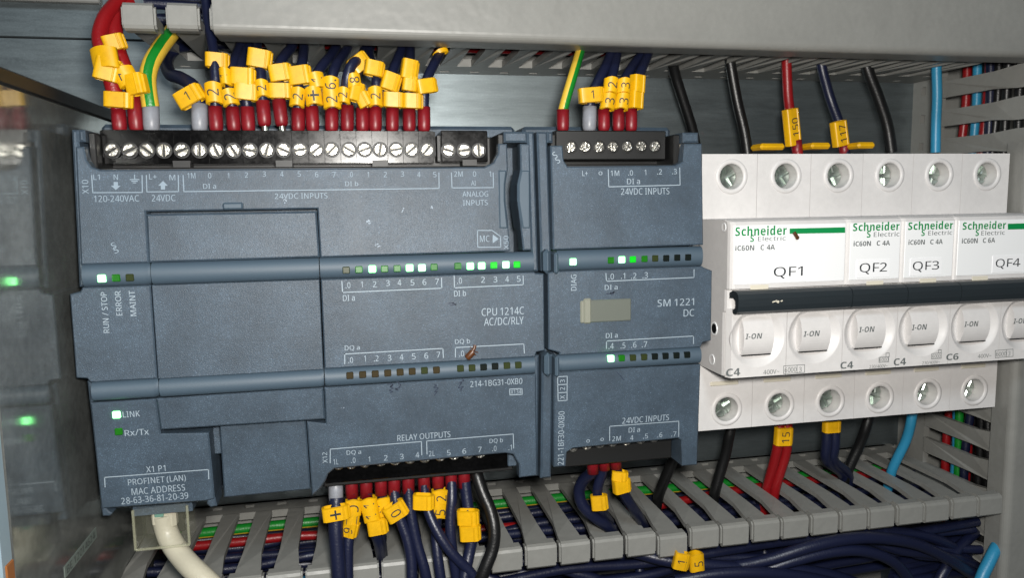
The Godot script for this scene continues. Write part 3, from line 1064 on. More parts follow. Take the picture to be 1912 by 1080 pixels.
	put("printing", p, M.print_white, o)
	p = MB.new()
	for a in [["214-1BG31-0XB0", 94.84, 33.62, 13.85, 1.61, 0], ["X134", 100.09, 30.74, 2.89, 1.18, 0], ["X12", 50.45, 16.62, 2.9, 1.19, 90], ["RELAY OUTPUTS", 75.67, 20.32, 13.77, 1.62, 0], ["DQ a", 57.68, 17.29, 3.63, 1.46, 0], ["DQ b", 94.76, 17.38, 3.63, 1.51, 0], ["1L", 53.12, 15.22, 1.2, 1.46, 0], [".0", 57.47, 15.26, 1.08, 1.46, 0], ["1", 61.49, 15.2, 0.41, 1.47, 0], ["2", 65.69, 15.19, 0.96, 1.48, 0], ["3", 69.8, 15.19, 0.97, 1.48, 0], ["4", 73.85, 15.28, 0.97, 1.49, 0], ["2L", 77.61, 15.34, 1.54, 1.49, 0], ["5", 82.05, 15.19, 0.99, 1.5, 0], ["6", 86.18, 15.26, 1, 1.51, 0], ["7", 90.3, 15.34, 1.01, 1.51, 0], [".0", 94.25, 15.3, 1.16, 1.52, 0], [".1", 98.54, 15.24, 0.88, 1.52, 0], ["LINK", 6.31, 31.63, 3.78, 1.48, 0], ["Rx/Tx", 7.08, 26.96, 5.35, 1.49, 0], ["X1 P1", 10.51, 17.29, 4.36, 1.53, 0], ["PROFINET (LAN)", 10.54, 14.21, 13.13, 1.82, 0], ["MAC ADDRESS", 10.64, 11.82, 12.19, 1.69, 0], ["28-63-36-81-20-39", 9.66, 9.62, 15.25, 1.69, 0]]:
		print_text(p, a)
	for l in [[Vector2(51.69, 15.11), Vector2(51.85, 18.78), Vector2(74.96, 18.9), Vector2(74.98, 15.18)], [Vector2(76.34, 15.3), Vector2(76.31, 18.93), Vector2(99.37, 18.97), Vector2(99.51, 15)], [Vector2(-1.18, 13.68), Vector2(-1.06, 16.13), Vector2(22.49, 15.96), Vector2(22.38, 13.53)], [Vector2(98.36, 31.59), Vector2(101.68, 31.51), Vector2(101.76, 29.88), Vector2(98.43, 29.96), Vector2(98.36, 31.59)]]:
		print_line(p, l)
	put("printing", p, M.print_white, o)
	# worn and inked spots on the front
	p = MB.new()
	for s in [[63.43, 75.87, 1.0, 1.4], [71.96, 78.89, 0.6, 1.1], [79.21, 79.44, 0.6, 1.2], [65.44, 70.27, 1.2, 0.9], [49.66, 68.86, 0.9, 0.6], [43.88, 81.56, 0.8, 0.9], [55.37, 29.58, 0.7, 0.25], [27.02, 67.98, 1.0, 0.4]]:
		for q in 7:
			var c := Vector2(s[0], s[1]) + Vector2(rng.randf_range(-1, 1) * s[2], rng.randf_range(-1, 1) * s[3]) * 0.5
			var blob := []
			for i in 7:
				blob.append(c + Vector2(cos(TAU * i / 7), sin(TAU * i / 7)) * Vector2(s[2], s[3]) * rng.randf_range(0.06, 0.26))
			print_fill(p, blob, zp(c.y) + 0.03 + 0.004 * q)
	put("scuff", p, M.scuff, o)
	p = MB.new()
	for s in [67.26, 34, 69.29, 34.29, 78.96, 32.77, 85.37, 33.49]:
		pass
	for s in [[Vector2(67.26, 34), Vector2(69.29, 34.29), Vector2(78.96, 32.77), Vector2(85.51, 33.48)]][0]:
		var pts := []
		for i in 9:
			pts.append(s + Vector2(rng.randf_range(-0.8, 0.8), 1.4 - 0.35 * i + rng.randf_range(-0.4, 0.4)))
		print_line(p, pts, 0.26)
	print_line(p, [Vector2(82.81, 55.07), Vector2(83.91, 55.16), Vector2(84.59, 54.71), Vector2(83.35, 54.63)], 0.3, 71.05)
	put("ink_scribble", p, M.smear, o)


# ---------------------------------------------------------------- the input module
func build_module() -> void:
	var o := thing("input_module", "narrow blue grey input module with a small clear window, between controller and breakers", "input module", Vector3(131, 52, 8))
	var b := MB.new()
	b.box(Vector3(130.8, 52, 28), Vector3(45.4, 100, 38), 1.0)
	b.box(Vector3(130.8, 48, 48), Vector3(43.5, 80, 8), 0.5)
	b.box(Vector3(130.8, 51, 57), Vector3(42.5, 66, 14), 0.3)
	put("housing", b, M.housing, o)
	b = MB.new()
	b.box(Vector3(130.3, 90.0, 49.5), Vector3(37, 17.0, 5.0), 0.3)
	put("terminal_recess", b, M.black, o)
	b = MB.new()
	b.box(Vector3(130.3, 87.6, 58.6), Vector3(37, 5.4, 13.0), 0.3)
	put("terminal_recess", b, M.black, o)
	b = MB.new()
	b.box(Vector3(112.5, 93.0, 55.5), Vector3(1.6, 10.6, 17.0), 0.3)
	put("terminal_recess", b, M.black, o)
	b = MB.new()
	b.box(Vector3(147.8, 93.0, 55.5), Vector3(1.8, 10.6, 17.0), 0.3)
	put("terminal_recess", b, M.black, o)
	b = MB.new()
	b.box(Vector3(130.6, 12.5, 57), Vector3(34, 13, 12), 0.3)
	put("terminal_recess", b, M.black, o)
	b = MB.new()
	b = MB.new()
	frame_box(b, 107.6, 110.4, 62.4, 98.7)
	put("front_frame", b, M.housing, o)
	b = MB.new()
	frame_box(b, 110.4, 111.9, 95.9, 98.7)
	put("front_frame", b, M.housing, o)
	b = MB.new()
	frame_box(b, 148.6, 153.2, 95.9, 98.7)
	put("front_frame", b, M.housing, o)
	b = MB.new()
	frame_box(b, 107.6, 110.6, 4.6, 39.9)
	put("front_frame", b, M.housing, o)
	b = MB.new()
	b.prism(PackedVector2Array([Vector2(110.65, 94.97), Vector2(113.9, 94.98), Vector2(114.13, 91.1), Vector2(115.1, 89.57), Vector2(145.34, 89.7), Vector2(147.46, 90.7), Vector2(148.06, 95.5), Vector2(153.13, 95.5), Vector2(152.74, 68.19), Vector2(110.48, 67.97)]), 65.5, 71.0, 0.35, -0.09, 67.7)
	put("upper_door", b, M.housing, o)
	b = MB.new()
	b.prism(PackedVector2Array([Vector2(109.0, 62.0), Vector2(109.0, 41.6), Vector2(112.0, 40.6), Vector2(112.0, 39.9), Vector2(152.4, 39.9), Vector2(152.9, 41.2), Vector2(155.4, 41.6), Vector2(155.4, 61.0), Vector2(152.9, 62.0), Vector2(152.4, 62.4), Vector2(111.0, 62.4)]), 52.0, 71.0, 0.3)
	put("middle_panel", b, M.housing, o)
	for r in [[62.4, 67.8], [35.4, 39.9]]:
		b = MB.new()
		half_round(b, r[0], r[1], 72.7, 111.6, 152.4)
		put("ridge", b, M.bar, o)
	for y in [65.0, 37.6]:
		b = MB.new()
		b.box(Vector3(108.7, y, 68.5), Vector3(2.0, 6.4, 7.0), 0.9)
		b.box(Vector3(110.9, y - 0.4, 69.0), Vector3(1.2, 5.6, 7.6), 0.5)
		put("connector_tab", b, M.bar, o)
	b = MB.new()
	b.prism(PackedVector2Array([Vector2(110.33, 35.46), Vector2(152.44, 35.04), Vector2(153.12, 5.18), Vector2(148.53, 5.28), Vector2(147.88, 12.92), Vector2(146.79, 13.73), Vector2(116.11, 13.41), Vector2(114.39, 12.32), Vector2(114.23, 8.27), Vector2(110.82, 8.35)]), 48.0, 71.0, 0.35, 0.09, 35.4)
	put("lower_door", b, M.housing, o)
	b = MB.new()
	b.box(Vector3(130.3, 95.7, 55), Vector3(32.0, 8.0, 10), 0.3)
	put("terminal_strip", b, M.black, o)
	b = MB.new()
	b.box(Vector3(129.33, 9.23, 57), Vector3(31.5, 4.4, 10), 0.3)
	put("terminal_strip", b, M.black, o)
	b = MB.new()
	b.box(Vector3(150.93, 95.64, 57), Vector3(1.8, 1.6, 6), 0.3)
	put("strip_clip", b, M.cream, o)
	var sc := slotted_screw(1.45)
	var at := [Vector2(118.59, 95.17), Vector2(122.61, 95.17), Vector2(126.64, 95.17), Vector2(130.61, 95.25), Vector2(134.78, 95.32), Vector2(138.86, 95.4), Vector2(142.95, 95.4)]
	var angles := [62, 25, 55, 0, 18, 4, 58]
	for i in at.size():
		place("terminal_screw_well", sc[1], Vector3(at[i].x, at[i].y, 60.65), o)
		place("terminal_screw", sc[0], Vector3(at[i].x, at[i].y, 60.5), o, Basis(Vector3(0, 0, 1), deg_to_rad(angles[i])))
	at = [Vector2(117.59, 12.04), Vector2(121.66, 12.25), Vector2(125.45, 12.4), Vector2(129.26, 12.56), Vector2(133.42, 12.61), Vector2(137.62, 12.66), Vector2(141.68, 12.8)]
	for i in at.size():
		place("terminal_screw", sc[0], Vector3(at[i].x, at[i].y, 64.2), o, Basis(Vector3(0, 0, 1), i * 1.1))
	lamp_row(o, [Vector2(115.31, 64.84), Vector2(125.63, 64.95), Vector2(128.65, 64.98), Vector2(131.74, 64.97), Vector2(134.99, 65.02), Vector2(138.01, 65.07), Vector2(141.14, 65.02), Vector2(144.29, 65.08), Vector2(147.43, 65.07)], "WgWGgokkk", 72.4)
	lamp_row(o, [Vector2(125.67, 38.56), Vector2(128.7, 38.53), Vector2(131.88, 38.45), Vector2(135.08, 38.45), Vector2(138.15, 38.42), Vector2(141.23, 38.39), Vector2(144.4, 38.36), Vector2(147.52, 38.36)], "Wgookkkk", 72.4)
	b = MB.new()
	b.box(Vector3(125.86, 51.36, 70.9), Vector3(12.0, 6.0, 1.0), 0.25)
	put("window", b, M.window, o)
	b = MB.new()
	b.box(Vector3(119.59, 51.5, 71.2), Vector3(2.2, 6.8, 0.9), 0.4)
	b.box(Vector3(118.25, 51.27, 71.0), Vector3(1.1, 6.0, 0.8), 0.3)
	put("window_clip", b, M.clip, o)
	var p := MB.new()
	for a in [["1M", 127.98, 87.72, 2.39, 1.41, 0], [".0", 132.33, 87.78, 1.36, 1.41, 0], ["1", 136.52, 87.9, 0.46, 1.42, 0], [".2", 140.53, 88.01, 1.38, 1.43, 0], [".3", 144.83, 88.04, 1.39, 1.43, 0], ["L+", 119.71, 87.77, 1.47, 1.4, 0], ["o", 123.97, 87.74, 1.04, 0.98, 0], ["DI a", 133.1, 85.54, 3.63, 1.42, 0], ["24VDC INPUTS", 136.36, 82.87, 13.69, 1.71, 0], ["S", 111.72, 92.49, 0.97, 1.73, 30], ["S", 112.4, 91.24, 0.97, 1.73, 30], ["DIAG", 115.94, 59.21, 4.26, 1.47, 90], [".0", 126.31, 60.45, 1.5, 1.57, 0], [".1", 129.62, 60.49, 1.21, 1.58, 0], [".2", 132.64, 60.39, 1.52, 1.59, 0], [".3", 135.9, 60.45, 1.53, 1.59, 0], ["DI a", 126.31, 57.58, 3.6, 1.29, 0], ["SM 1221", 144.82, 52.73, 10.61, 1.91, 0], ["DC", 148.65, 49.7, 3.15, 1.93, 0], ["DI a", 126.47, 44.55, 3.33, 1.31, 0], [".4", 126.32, 41.64, 1.51, 1.61, 0], [".5", 129.66, 41.62, 1.37, 1.61, 0], [".6", 132.72, 41.63, 1.53, 1.62, 0], [".7", 135.79, 41.62, 1.54, 1.62, 0], ["3", 112.73, 32.85, 1.05, 1.34, 90], ["2", 112.77, 30.76, 1.05, 1.34, 90], ["X", 112.81, 28.36, 1.05, 1.34, 90], ["221-1BF30-0XB0", 112.64, 16.65, 15.42, 1.66, 90], ["24VDC INPUTS", 136.85, 20.29, 13.7, 1.73, 0], ["DI a", 133.59, 17.42, 3.29, 1.42, 0], ["2M", 128.51, 15.25, 2.49, 1.41, 0], ["4", 132.97, 15.15, 0.94, 1.42, 0], [".5", 136.98, 15.26, 1.42, 1.43, 0], [".6", 141.23, 15.27, 1.44, 1.43, 0], [".7", 145.4, 15.2, 1.45, 1.44, 0], ["o", 120.31, 15.23, 0.92, 0.94, 0], ["o", 124.33, 15.36, 0.93, 0.94, 0]]:
		print_text(p, a)
	for l in [[Vector2(126.14, 88.64), Vector2(126.16, 84.17), Vector2(146.34, 84.42), Vector2(146.36, 88.99)], [Vector2(124.82, 61.32), Vector2(124.97, 59.24), Vector2(150.02, 59.37), Vector2(149.99, 61.49)], [Vector2(124.96, 41.08), Vector2(124.99, 43.08), Vector2(150.07, 43.17), Vector2(150.1, 41.05)], [Vector2(126.51, 14.87), Vector2(126.41, 18.99), Vector2(146.69, 18.9), Vector2(146.92, 14.35)], [Vector2(111.38, 34.13), Vector2(114.04, 34.11), Vector2(114.1, 27.36), Vector2(111.64, 27.39), Vector2(111.38, 34.13)], [Vector2(111.45, 31.9), Vector2(114.06, 31.87)], [Vector2(111.51, 29.65), Vector2(114.07, 29.62)]]:
		print_line(p, l)
	put("printing", p, M.print_white, o)
	p = MB.new()
	print_line(p, [Vector2(125.12, 55.86), Vector2(126.16, 55.96), Vector2(127.07, 56.22), Vector2(126.47, 55.66)], 0.35, 71.05)
	print_line(p, [Vector2(127.87, 34.43), Vector2(128.98, 33.3), Vector2(130.1, 32.02)], 0.18)
	put("ink_scribble", p, M.smear, o)


# ---------------------------------------------------------------- the circuit breakers
# a front face with a round hole, and the wall of the hole
func holed_face(b: MB, x0: float, x1: float, y0: float, y1: float, z: float, c: Vector2, r: float, deep: float) -> void:
	var angs := []
	for i in 32:
		angs.append(TAU * i / 32.0)
	for k in [Vector2(x0, y0), Vector2(x1, y0), Vector2(x1, y1), Vector2(x0, y1)]:
		angs.append(fposmod((k - c).angle(), TAU))
	angs.sort()
	var edge := func(a: float) -> Vector2:
		var d := Vector2(cos(a), sin(a))
		var t := 1e9
		if absf(d.x) > 1e-6: t = minf(t, ((x1 if d.x > 0 else x0) - c.x) / d.x)
		if absf(d.y) > 1e-6: t = minf(t, ((y1 if d.y > 0 else y0) - c.y) / d.y)
		return c + d * t
	for i in angs.size():
		var a: float = angs[i]
		var e: float = angs[(i + 1) % angs.size()]
		var pa := c + Vector2(cos(a), sin(a)) * r
		var pe := c + Vector2(cos(e), sin(e)) * r
		var qa: Vector2 = edge.call(a)
		var qe: Vector2 = edge.call(e)
		b.facing(Vector3(pa.x, pa.y, z), Vector3(qa.x, qa.y, z), Vector3(qe.x, qe.y, z), Vector3.BACK)
		b.facing(Vector3(pa.x, pa.y, z), Vector3(qe.x, qe.y, z), Vector3(pe.x, pe.y, z), Vector3.BACK)
		var na := Vector3(-cos(a), -sin(a), 0)
		var ne := Vector3(-cos(e), -sin(e), 0)
		b.softquad(Vector3(pe.x, pe.y, z), Vector3(pe.x, pe.y, z - deep), Vector3(pa.x, pa.y, z - deep), Vector3(pa.x, pa.y, z), ne, ne, na, na)


func loft_x(b: MB, prof: PackedVector2Array, secs: Array) -> void:
	var m := prof.size()
	for s in secs.size() - 1:
		for i in m:
			var j := (i + 1) % m
			var q := []
			for k in [[s, i], [s, j], [s + 1, j], [s + 1, i]]:
				var p: Vector2 = prof[k[1]]
				q.append(Vector3(secs[k[0]][0], p.y, p.x + (secs[k[0]][1] if p.x > 60.0 else 0.0)))
			b.quad(q[3], q[2], q[1], q[0])
	var idx := Geometry2D.triangulate_polygon(prof)
	for e in [0, secs.size() - 1]:
		for i in range(0, idx.size(), 3):
			var t := []
			for j in 3:
				var p: Vector2 = prof[idx[i + j]]
				t.append(Vector3(secs[e][0], p.y, p.x + (secs[e][1] if p.x > 60.0 else 0.0)))
			b.facing(t[0], t[1], t[2], Vector3.LEFT if e == 0 else Vector3.RIGHT)


func cross_screw() -> ArrayMesh:
	var b := MB.new()
	var r := 3.5
	for s in 4:
		var q := PackedVector2Array()
		q.append(Vector2(0.62, 0.62).rotated(s * PI / 2))
		for i in 7:
			var a := lerpf(0.2, PI / 2 - 0.2, i / 6.0)
			q.append((Vector2(cos(a), sin(a)) * r).rotated(s * PI / 2))
		b.prism(q, -1.8, 0.0, 0.35)
	b.lathe(PackedVector2Array([Vector2(r, -0.9), Vector2(0, -1.5)]), Vector3.ZERO, Vector3.BACK, 20)
	return shape(b, M.tin)


func build_breakers() -> void:
	var w := 18.1
	var x0 := 162.1
	var screw := cross_screw()
	var rim := MB.new()
	rim.lathe(PackedVector2Array([Vector2(5.3, 0.0), Vector2(5.15, 0.3), Vector2(4.5, 0.45), Vector2(4.0, 0.3), Vector2(3.8, 0.0)]), Vector3.ZERO, Vector3.BACK, 32, true)
	var rim_mesh := shape(rim, M.white)
	var floor_ := MB.new()
	floor_.lathe(PackedVector2Array([Vector2(3.9, -5.4), Vector2(0, -5.4)]), Vector3.ZERO, Vector3.BACK, 24)
	var floor_mesh := shape(floor_, M.white)
	var dish := MB.new()
	dish.lathe(PackedVector2Array([Vector2(8.55, 0.06), Vector2(8.35, 0.0), Vector2(7.9, -0.35), Vector2(6.0, -1.75), Vector2(5.4, -2.0), Vector2(0.0, -2.0)]), Vector3.ZERO, Vector3.BACK, 40, true)
	var dish_mesh := shape(dish, M.white)
	var drum := MB.new()
	var dp := PackedVector2Array()
	for i in 15:
		var a := lerpf(-0.58, 0.80, i / 14.0)
		dp.append(Vector2(59.9 + 9.3 * cos(a) - 68.2, 9.3 * sin(a)))
	dp.append(Vector2(-4, 5))
	dp.append(Vector2(-4, -4))
	drum.along_x(dp, -4.3, 5.0)
	var drum_mesh := shape(drum, M.white)
	var slit_shade := MB.new()  # thin dark boxes put in for the shade in the gaps round the drum
	slit_shade.box(Vector3(0.4, -5.2, -0.55), Vector3(9.0, 0.3, 0.5))
	slit_shade.box(Vector3(5.1, 0.6, -0.7), Vector3(0.16, 6.0, 0.6))
	var slit_shade_mesh := shape(slit_shade, M.dark)
	var nose := PackedVector2Array([Vector2(49.0, 74.6), Vector2(66.2, 74.6), Vector2(67.6, 74.1), Vector2(68.2, 73.2), Vector2(68.2, 55.3), Vector2(67.0, 54.9), Vector2(67.0, 48.8), Vector2(66.0, 48.3), Vector2(66.0, 29.9), Vector2(49.0, 29.9)])
	var hook := PackedVector2Array([Vector2(66.9, 54.2), Vector2(68.6, 55.0), Vector2(70.6, 54.9), Vector2(71.7, 54.2), Vector2(72.2, 52.8), Vector2(72.1, 50.8), Vector2(71.7, 49.3), Vector2(70.4, 48.5), Vector2(69.0, 48.6), Vector2(68.7, 49.6), Vector2(70.2, 50.1), Vector2(70.6, 51.2), Vector2(70.3, 52.5), Vector2(69.4, 53.0), Vector2(66.9, 52.6)])
	var spec := [
		["white double circuit breaker with a green stripe on its label marked QF1", 0, 2, "C4"],
		["white single circuit breaker marked QF2, beside the green striped double one", 2, 1, "C4"],
		["white single circuit breaker marked QF3, between QF2 and QF4", 3, 1, "C4"],
		["white double circuit breaker marked QF4, cut by the picture's edge", 4, 2, "C6"],
	]
	for n in 4:
		var s: Array = spec[n]
		var a0: float = x0 + w * s[1]
		var a1: float = a0 + w * s[2]
		var o := thing("circuit_breaker", s[0], "circuit breaker", Vector3((a0 + a1) * 0.5, 51.4, 8), "circuit breakers on the rail")
		for p in s[2]:
			var l: float = a0 + w * p + 0.06
			var r: float = l + w - 0.12
			var b := MB.new()
			var c1 := Vector2(l + w * 0.5 + 0.55, 87.2)
			var c2 := Vector2(l + w * 0.5 + 0.35, 15.2)
			holed_face(b, l, r, 74.0, 93.9, 50.0, c1, 3.85, 5.5)
			holed_face(b, l, r, 8.9, 31.5, 50.0, c2, 3.85, 5.5)
			b.box(Vector3((l + r) * 0.5, 51.4, 26.2), Vector3(r - l, 85.0, 36.4))
			for e in [[l, Vector3.LEFT], [r, Vector3.RIGHT]]:
				for yy in [[74.0, 93.9], [8.9, 31.5]]:
					b.facing(Vector3(e[0], yy[0], 44), Vector3(e[0], yy[1], 44), Vector3(e[0], yy[1], 50), e[1])
					b.facing(Vector3(e[0], yy[0], 44), Vector3(e[0], yy[1], 50), Vector3(e[0], yy[0], 50), e[1])
			b.quad(Vector3(l, 93.9, 50), Vector3(r, 93.9, 50), Vector3(r, 93.9, 44), Vector3(l, 93.9, 44))
			b.quad(Vector3(l, 8.9, 44), Vector3(r, 8.9, 44), Vector3(r, 8.9, 50), Vector3(l, 8.9, 50))
			put("pole_body", b, M.white, o)
			for c in [c1, c2]:
				place("terminal_rim", rim_mesh, Vector3(c.x, c.y, 50.0), o)
				place("terminal_well", floor_mesh, Vector3(c.x, c.y, 50.0), o)
				place("terminal_screw", screw, Vector3(c.x, c.y, 46.6), o, Basis(Vector3(0, 0, 1), 0.1 + 0.5 * sin(c.x)))
			b = MB.new()
			b.box(Vector3(l + 8.4, 23.63, 50.1), Vector3(9.4, 1.3, 0.6), 0.2)
			put("marker_groove", b, M.cream, o)
		var b := MB.new()
		loft_x(b, nose, [[a0 + 0.05, -1.7], [a0 + 0.35, -0.75], [a0 + 0.9, -0.2], [a0 + 1.6, 0.0], [a1 - 0.06, 0.0]])
		put("front_cover", b, M.white, o)
		b = MB.new()
		b.box(Vector3((a0 + a1) * 0.5 + 0.5, 64.8, 68.22), Vector3(a1 - a0 - 1.6, 16.6, 0.3), 0.12)
		put("label_card", b, M.paper, o)
		b = MB.new()
		b.along_x(hook, a0 + 0.7 if n == 0 else a0 + 0.12, a1 - 0.12)
		put("toggle_handle", b, M.toggle, o)
		for p in s[2]:
			var cx: float = a0 + w * (p + 0.5) - 0.1
			var sb := MB.new()
			var sl: float = a0 + w * p + (0.9 if n == 0 and p == 0 else 0.08)
			var sr: float = a0 + w * (p + 1) - 0.08
			holed_face(sb, sl, sr, 29.8, 49.7, 68.2, Vector2(cx, 41.0), 8.45, 2.2)
			sb.quad(Vector3(sl, 29.8, 65.8), Vector3(sr, 29.8, 65.8), Vector3(sr, 29.8, 68.2), Vector3(sl, 29.8, 68.2))
			sb.quad(Vector3(sl, 49.7, 68.2), Vector3(sr, 49.7, 68.2), Vector3(sr, 49.7, 65.8), Vector3(sl, 49.7, 65.8))
			sb.quad(Vector3(sr, 29.8, 68.2), Vector3(sr, 29.8, 65.8), Vector3(sr, 49.7, 65.8), Vector3(sr, 49.7, 68.2))
			var el: float = a0 + 0.05 if n == 0 and p == 0 else sl
			var ez := 66.3 if n == 0 and p == 0 else 65.8
			sb.quad(Vector3(el, 29.8, ez), Vector3(sl, 29.8, 68.2), Vector3(sl, 49.7, 68.2), Vector3(el, 49.7, ez))
			put("toggle_surround", sb, M.white, o)
			place("toggle_dish", dish_mesh, Vector3(cx, 41.0, 68.2), o)
			place("toggle_drum", drum_mesh, Vector3(cx - 0.4, 41.3, 68.2), o)
			place("toggle_slit_shade", slit_shade_mesh, Vector3(cx - 0.4, 41.3, 68.2), o)
	# lettering, one breaker after another
	var zc := 68.41
	var green := [
		[["Schneider", 171.33, 71.54, 15.79, 2.69, 0], ["Schneider", 207.92, 71.96, 15.32, 2.48, 0], ["Schneider", 226.11, 71.89, 15.3, 2.45, 0], ["Schneider", 244.71, 71.51, 15.25, 2.41, 0]],
		[["Electric", 174.66, 69.28, 8.62, 1.36, 0], ["Electric", 211.4, 69.62, 8.52, 1.4, 0], ["Electric", 229.46, 69.61, 8.25, 1.35, 0], ["Electric", 247.9, 69.19, 8.34, 1.37, 0]],
		[["S", 168.59, 69.42, 2.13, 1.95, 0], ["S", 205.49, 69.76, 2.11, 2.02, 0], ["S", 223.61, 69.75, 2, 1.89, 0], ["S", 242.3, 69.32, 2.06, 1.93, 0]],
	]
	var grey := [["iC60N   C 4A", 169.6, 66.85, 12.16, 1.65, 0], ["iC60N   C 4A", 206.63, 67.1, 11.98, 1.56, 0], ["iC60N   C 4A", 224.63, 67.04, 11.65, 1.58, 0], ["iC60N   C 6A", 242.9, 67, 11.66, 1.61, 0]]
	var names := [["QF1", 179.99, 59.44, 9.08, 3.36, 0], ["QF2", 207.38, 59.7, 9.02, 3.29, 0], ["QF3", 225.05, 59.69, 8.95, 3.19, 0], ["QF4", 253.8, 59.64, 8.85, 3.11, 0]]
	var tabs := [[Vector2(171.15, 55.63)], [Vector2(208.15, 55.41)], [Vector2(226.04, 55.48)], [Vector2(244.15, 55.55)]]
	var marks := [
		[["C4", 163.72, 31.53, 4.31, 2.18, 0], ["400V~", 175.62, 30.93, 5.08, 1.26, 0], ["6000", 181.75, 31.16, 3.77, 1.42, 0], ["3", 184.85, 31.05, 1.21, 1.43, 0]],
		[["C4", 200.04, 31.42, 4.25, 2.09, 0], ["6000", 212.36, 32.37, 3.08, 1.14, 0], ["230/400V~", 210.64, 30.44, 6.15, 0.98, 0]],
		[["C4", 217.87, 31.39, 4.21, 2.13, 0], ["6000", 230.41, 32.38, 2.81, 1.16, 0], ["230/400V~", 228.64, 30.51, 6.16, 0.99, 0]],
		[["C6", 236.08, 31.81, 4.35, 2, 0], ["400V~", 247.57, 31.48, 4.83, 1.18, 0], ["6000", 253.57, 31.73, 3.71, 1.35, 0], ["3", 256.5, 31.73, 1.18, 1.36, 0]],
	]
	var frames := [[[Vector2(179.49, 32.4), Vector2(186.18, 32.39), Vector2(186.26, 30.09), Vector2(179.56, 30.11), Vector2(179.49, 32.4)], [Vector2(183.77, 32.3), Vector2(183.84, 30.08)]], [[Vector2(210.7, 33.11), Vector2(213.95, 33.16), Vector2(214.03, 31.62), Vector2(210.77, 31.57), Vector2(210.7, 33.11)], [Vector2(213.04, 33.22), Vector2(212.99, 34.27), Vector2(214.08, 34.29), Vector2(214.14, 33.07)]], [[Vector2(228.68, 33.22), Vector2(232.04, 33.28), Vector2(232.14, 31.63), Vector2(228.77, 31.57), Vector2(228.68, 33.22)], [Vector2(231.1, 33.25), Vector2(231.05, 34.24), Vector2(231.98, 34.27), Vector2(232.05, 33.2)]], [[Vector2(251.34, 32.94), Vector2(257.78, 33.01), Vector2(257.95, 30.72), Vector2(251.5, 30.67), Vector2(251.34, 32.94)], [Vector2(255.43, 32.97), Vector2(255.6, 30.69)]]]
	var ons := [[["I-ON", 169.32, 41.81, 4.95, 1.53, 0], ["I-ON", 187.55, 41.61, 4.95, 1.56, 0]], [["I-ON", 205.49, 41.95, 4.94, 1.58, 0]], [["I-ON", 223.19, 41.76, 4.93, 1.61, 0]], [["I-ON", 241.26, 41.86, 4.71, 1.56, 0], ["I-ON", 258.88, 41.94, 4.86, 1.58, 0]]]
	var breakers := []
	for c in get_children():
		if str(c.name).begins_with("circuit_breaker"): breakers.append(c)
	for n in 4:
		var o: Node3D = breakers[n]
		var p := MB.new()
		print_text(p, green[0][n], zc, true)
		print_text(p, green[2][n], zc, true)
		if n == 0: print_fill(p, [Vector2(180.11, 71.95), Vector2(197.71, 71.95), Vector2(197.78, 70.34), Vector2(180.15, 70.44)], zc)
		if n == 3: print_fill(p, [Vector2(252.94, 71.82), Vector2(270.2, 71.82), Vector2(270.2, 70.04), Vector2(253.06, 70.04)], zc)
		put("green_printing", p, M.green_ink, o)
		p = MB.new()
		print_text(p, green[1][n], zc)
		print_text(p, grey[n], zc, true)
		for a in marks[n]:
			print_text(p, a, 68.25, a[0].begins_with("C"))
		for l in frames[n]:
			print_line(p, l, 0.16, 68.25)
		for a in ons[n]:
			var flat := MB.new()
			print_text(flat, a, 0.0, true)
			# the lettering follows the drum's curve; its letters lean
			for i in range(0, flat.v.size(), 3):
				var t := []
				for j in 3:
					var q: Vector3 = flat.v[i + j]
					var d: float = q.y - 41.3
					t.append(Vector3(q.x + (q.y - a[2]) * 0.2, q.y, 59.9 + sqrt(9.3 * 9.3 - d * d) + 0.06))
				p.facing(t[0], t[1], t[2], Vector3.BACK)
		put("printing", p, M.ink_grey, o)
		p = MB.new()
		var sx: float = [8.6, 8.4, 8.2, 8.6][n]
		p.box(Vector3(names[n][1], names[n][2], 68.42), Vector3(sx + 2.6, 5.2, 0.16), 0.05)
		var st := put("name_sticker", p, M.sticker, o)
		p = MB.new()
		print_text(p, names[n], 68.53)
		put("printing", p, M.ink, st)
		p = MB.new()
		var tv: Vector2 = tabs[n][0]
		p.box(Vector3(tv.x, tv.y, 68.38), Vector3(5.6, 1.3, 0.16), 0.05)
		put("label_tab", p, M.cream, o)
	# rims of holes in the open flank of the first breaker
	var h: MB
	for q in [[42.8, 59.5, 1.5], [33.3, 58.4, 1.2], [72.6, 64.4, 0.9]]:
		h = MB.new()
		h.lathe(PackedVector2Array([Vector2(q[2] * 1.35, 0.0), Vector2(q[2] * 1.3, 0.18), Vector2(q[2], 0.15)]), Vector3(162.12, q[0], q[1]), Vector3.LEFT, 20)
		put("rivet_rim", h, M.paper, breakers[0])
	h = MB.new()
	h.lathe(PackedVector2Array([Vector2(1.5, 0.1), Vector2(0, 0.1)]), Vector3(162.12, 42.8, 59.5), Vector3.LEFT, 20)
	put("rivet_hole_shade", h, M.dark, breakers[0])  # flat dark disc on the flank, the shade inside a hole put in as colour


# ---------------------------------------------------------------- single wires
func upper_end(x: float, y: float, grey := false) -> Array:
	return [Vector3(x, y, 56.0)]


# lets a wire's last stretch dip through the slot of the lower trunking nearest to it
func through_slot(path: PackedVector3Array, aim := 0.0, off := 0.0) -> PackedVector3Array:
	var n := path.size()
	var q := path[n - 2]
	var x := 125.6 + 10.35 * roundf((q.x + aim - 125.6) / 10.35) + off
	path[n - 2] = Vector3(x, -19.0, q.z)
	path[n - 1] = Vector3(x + 0.3, -30.0, q.z - 3.0)
	return path


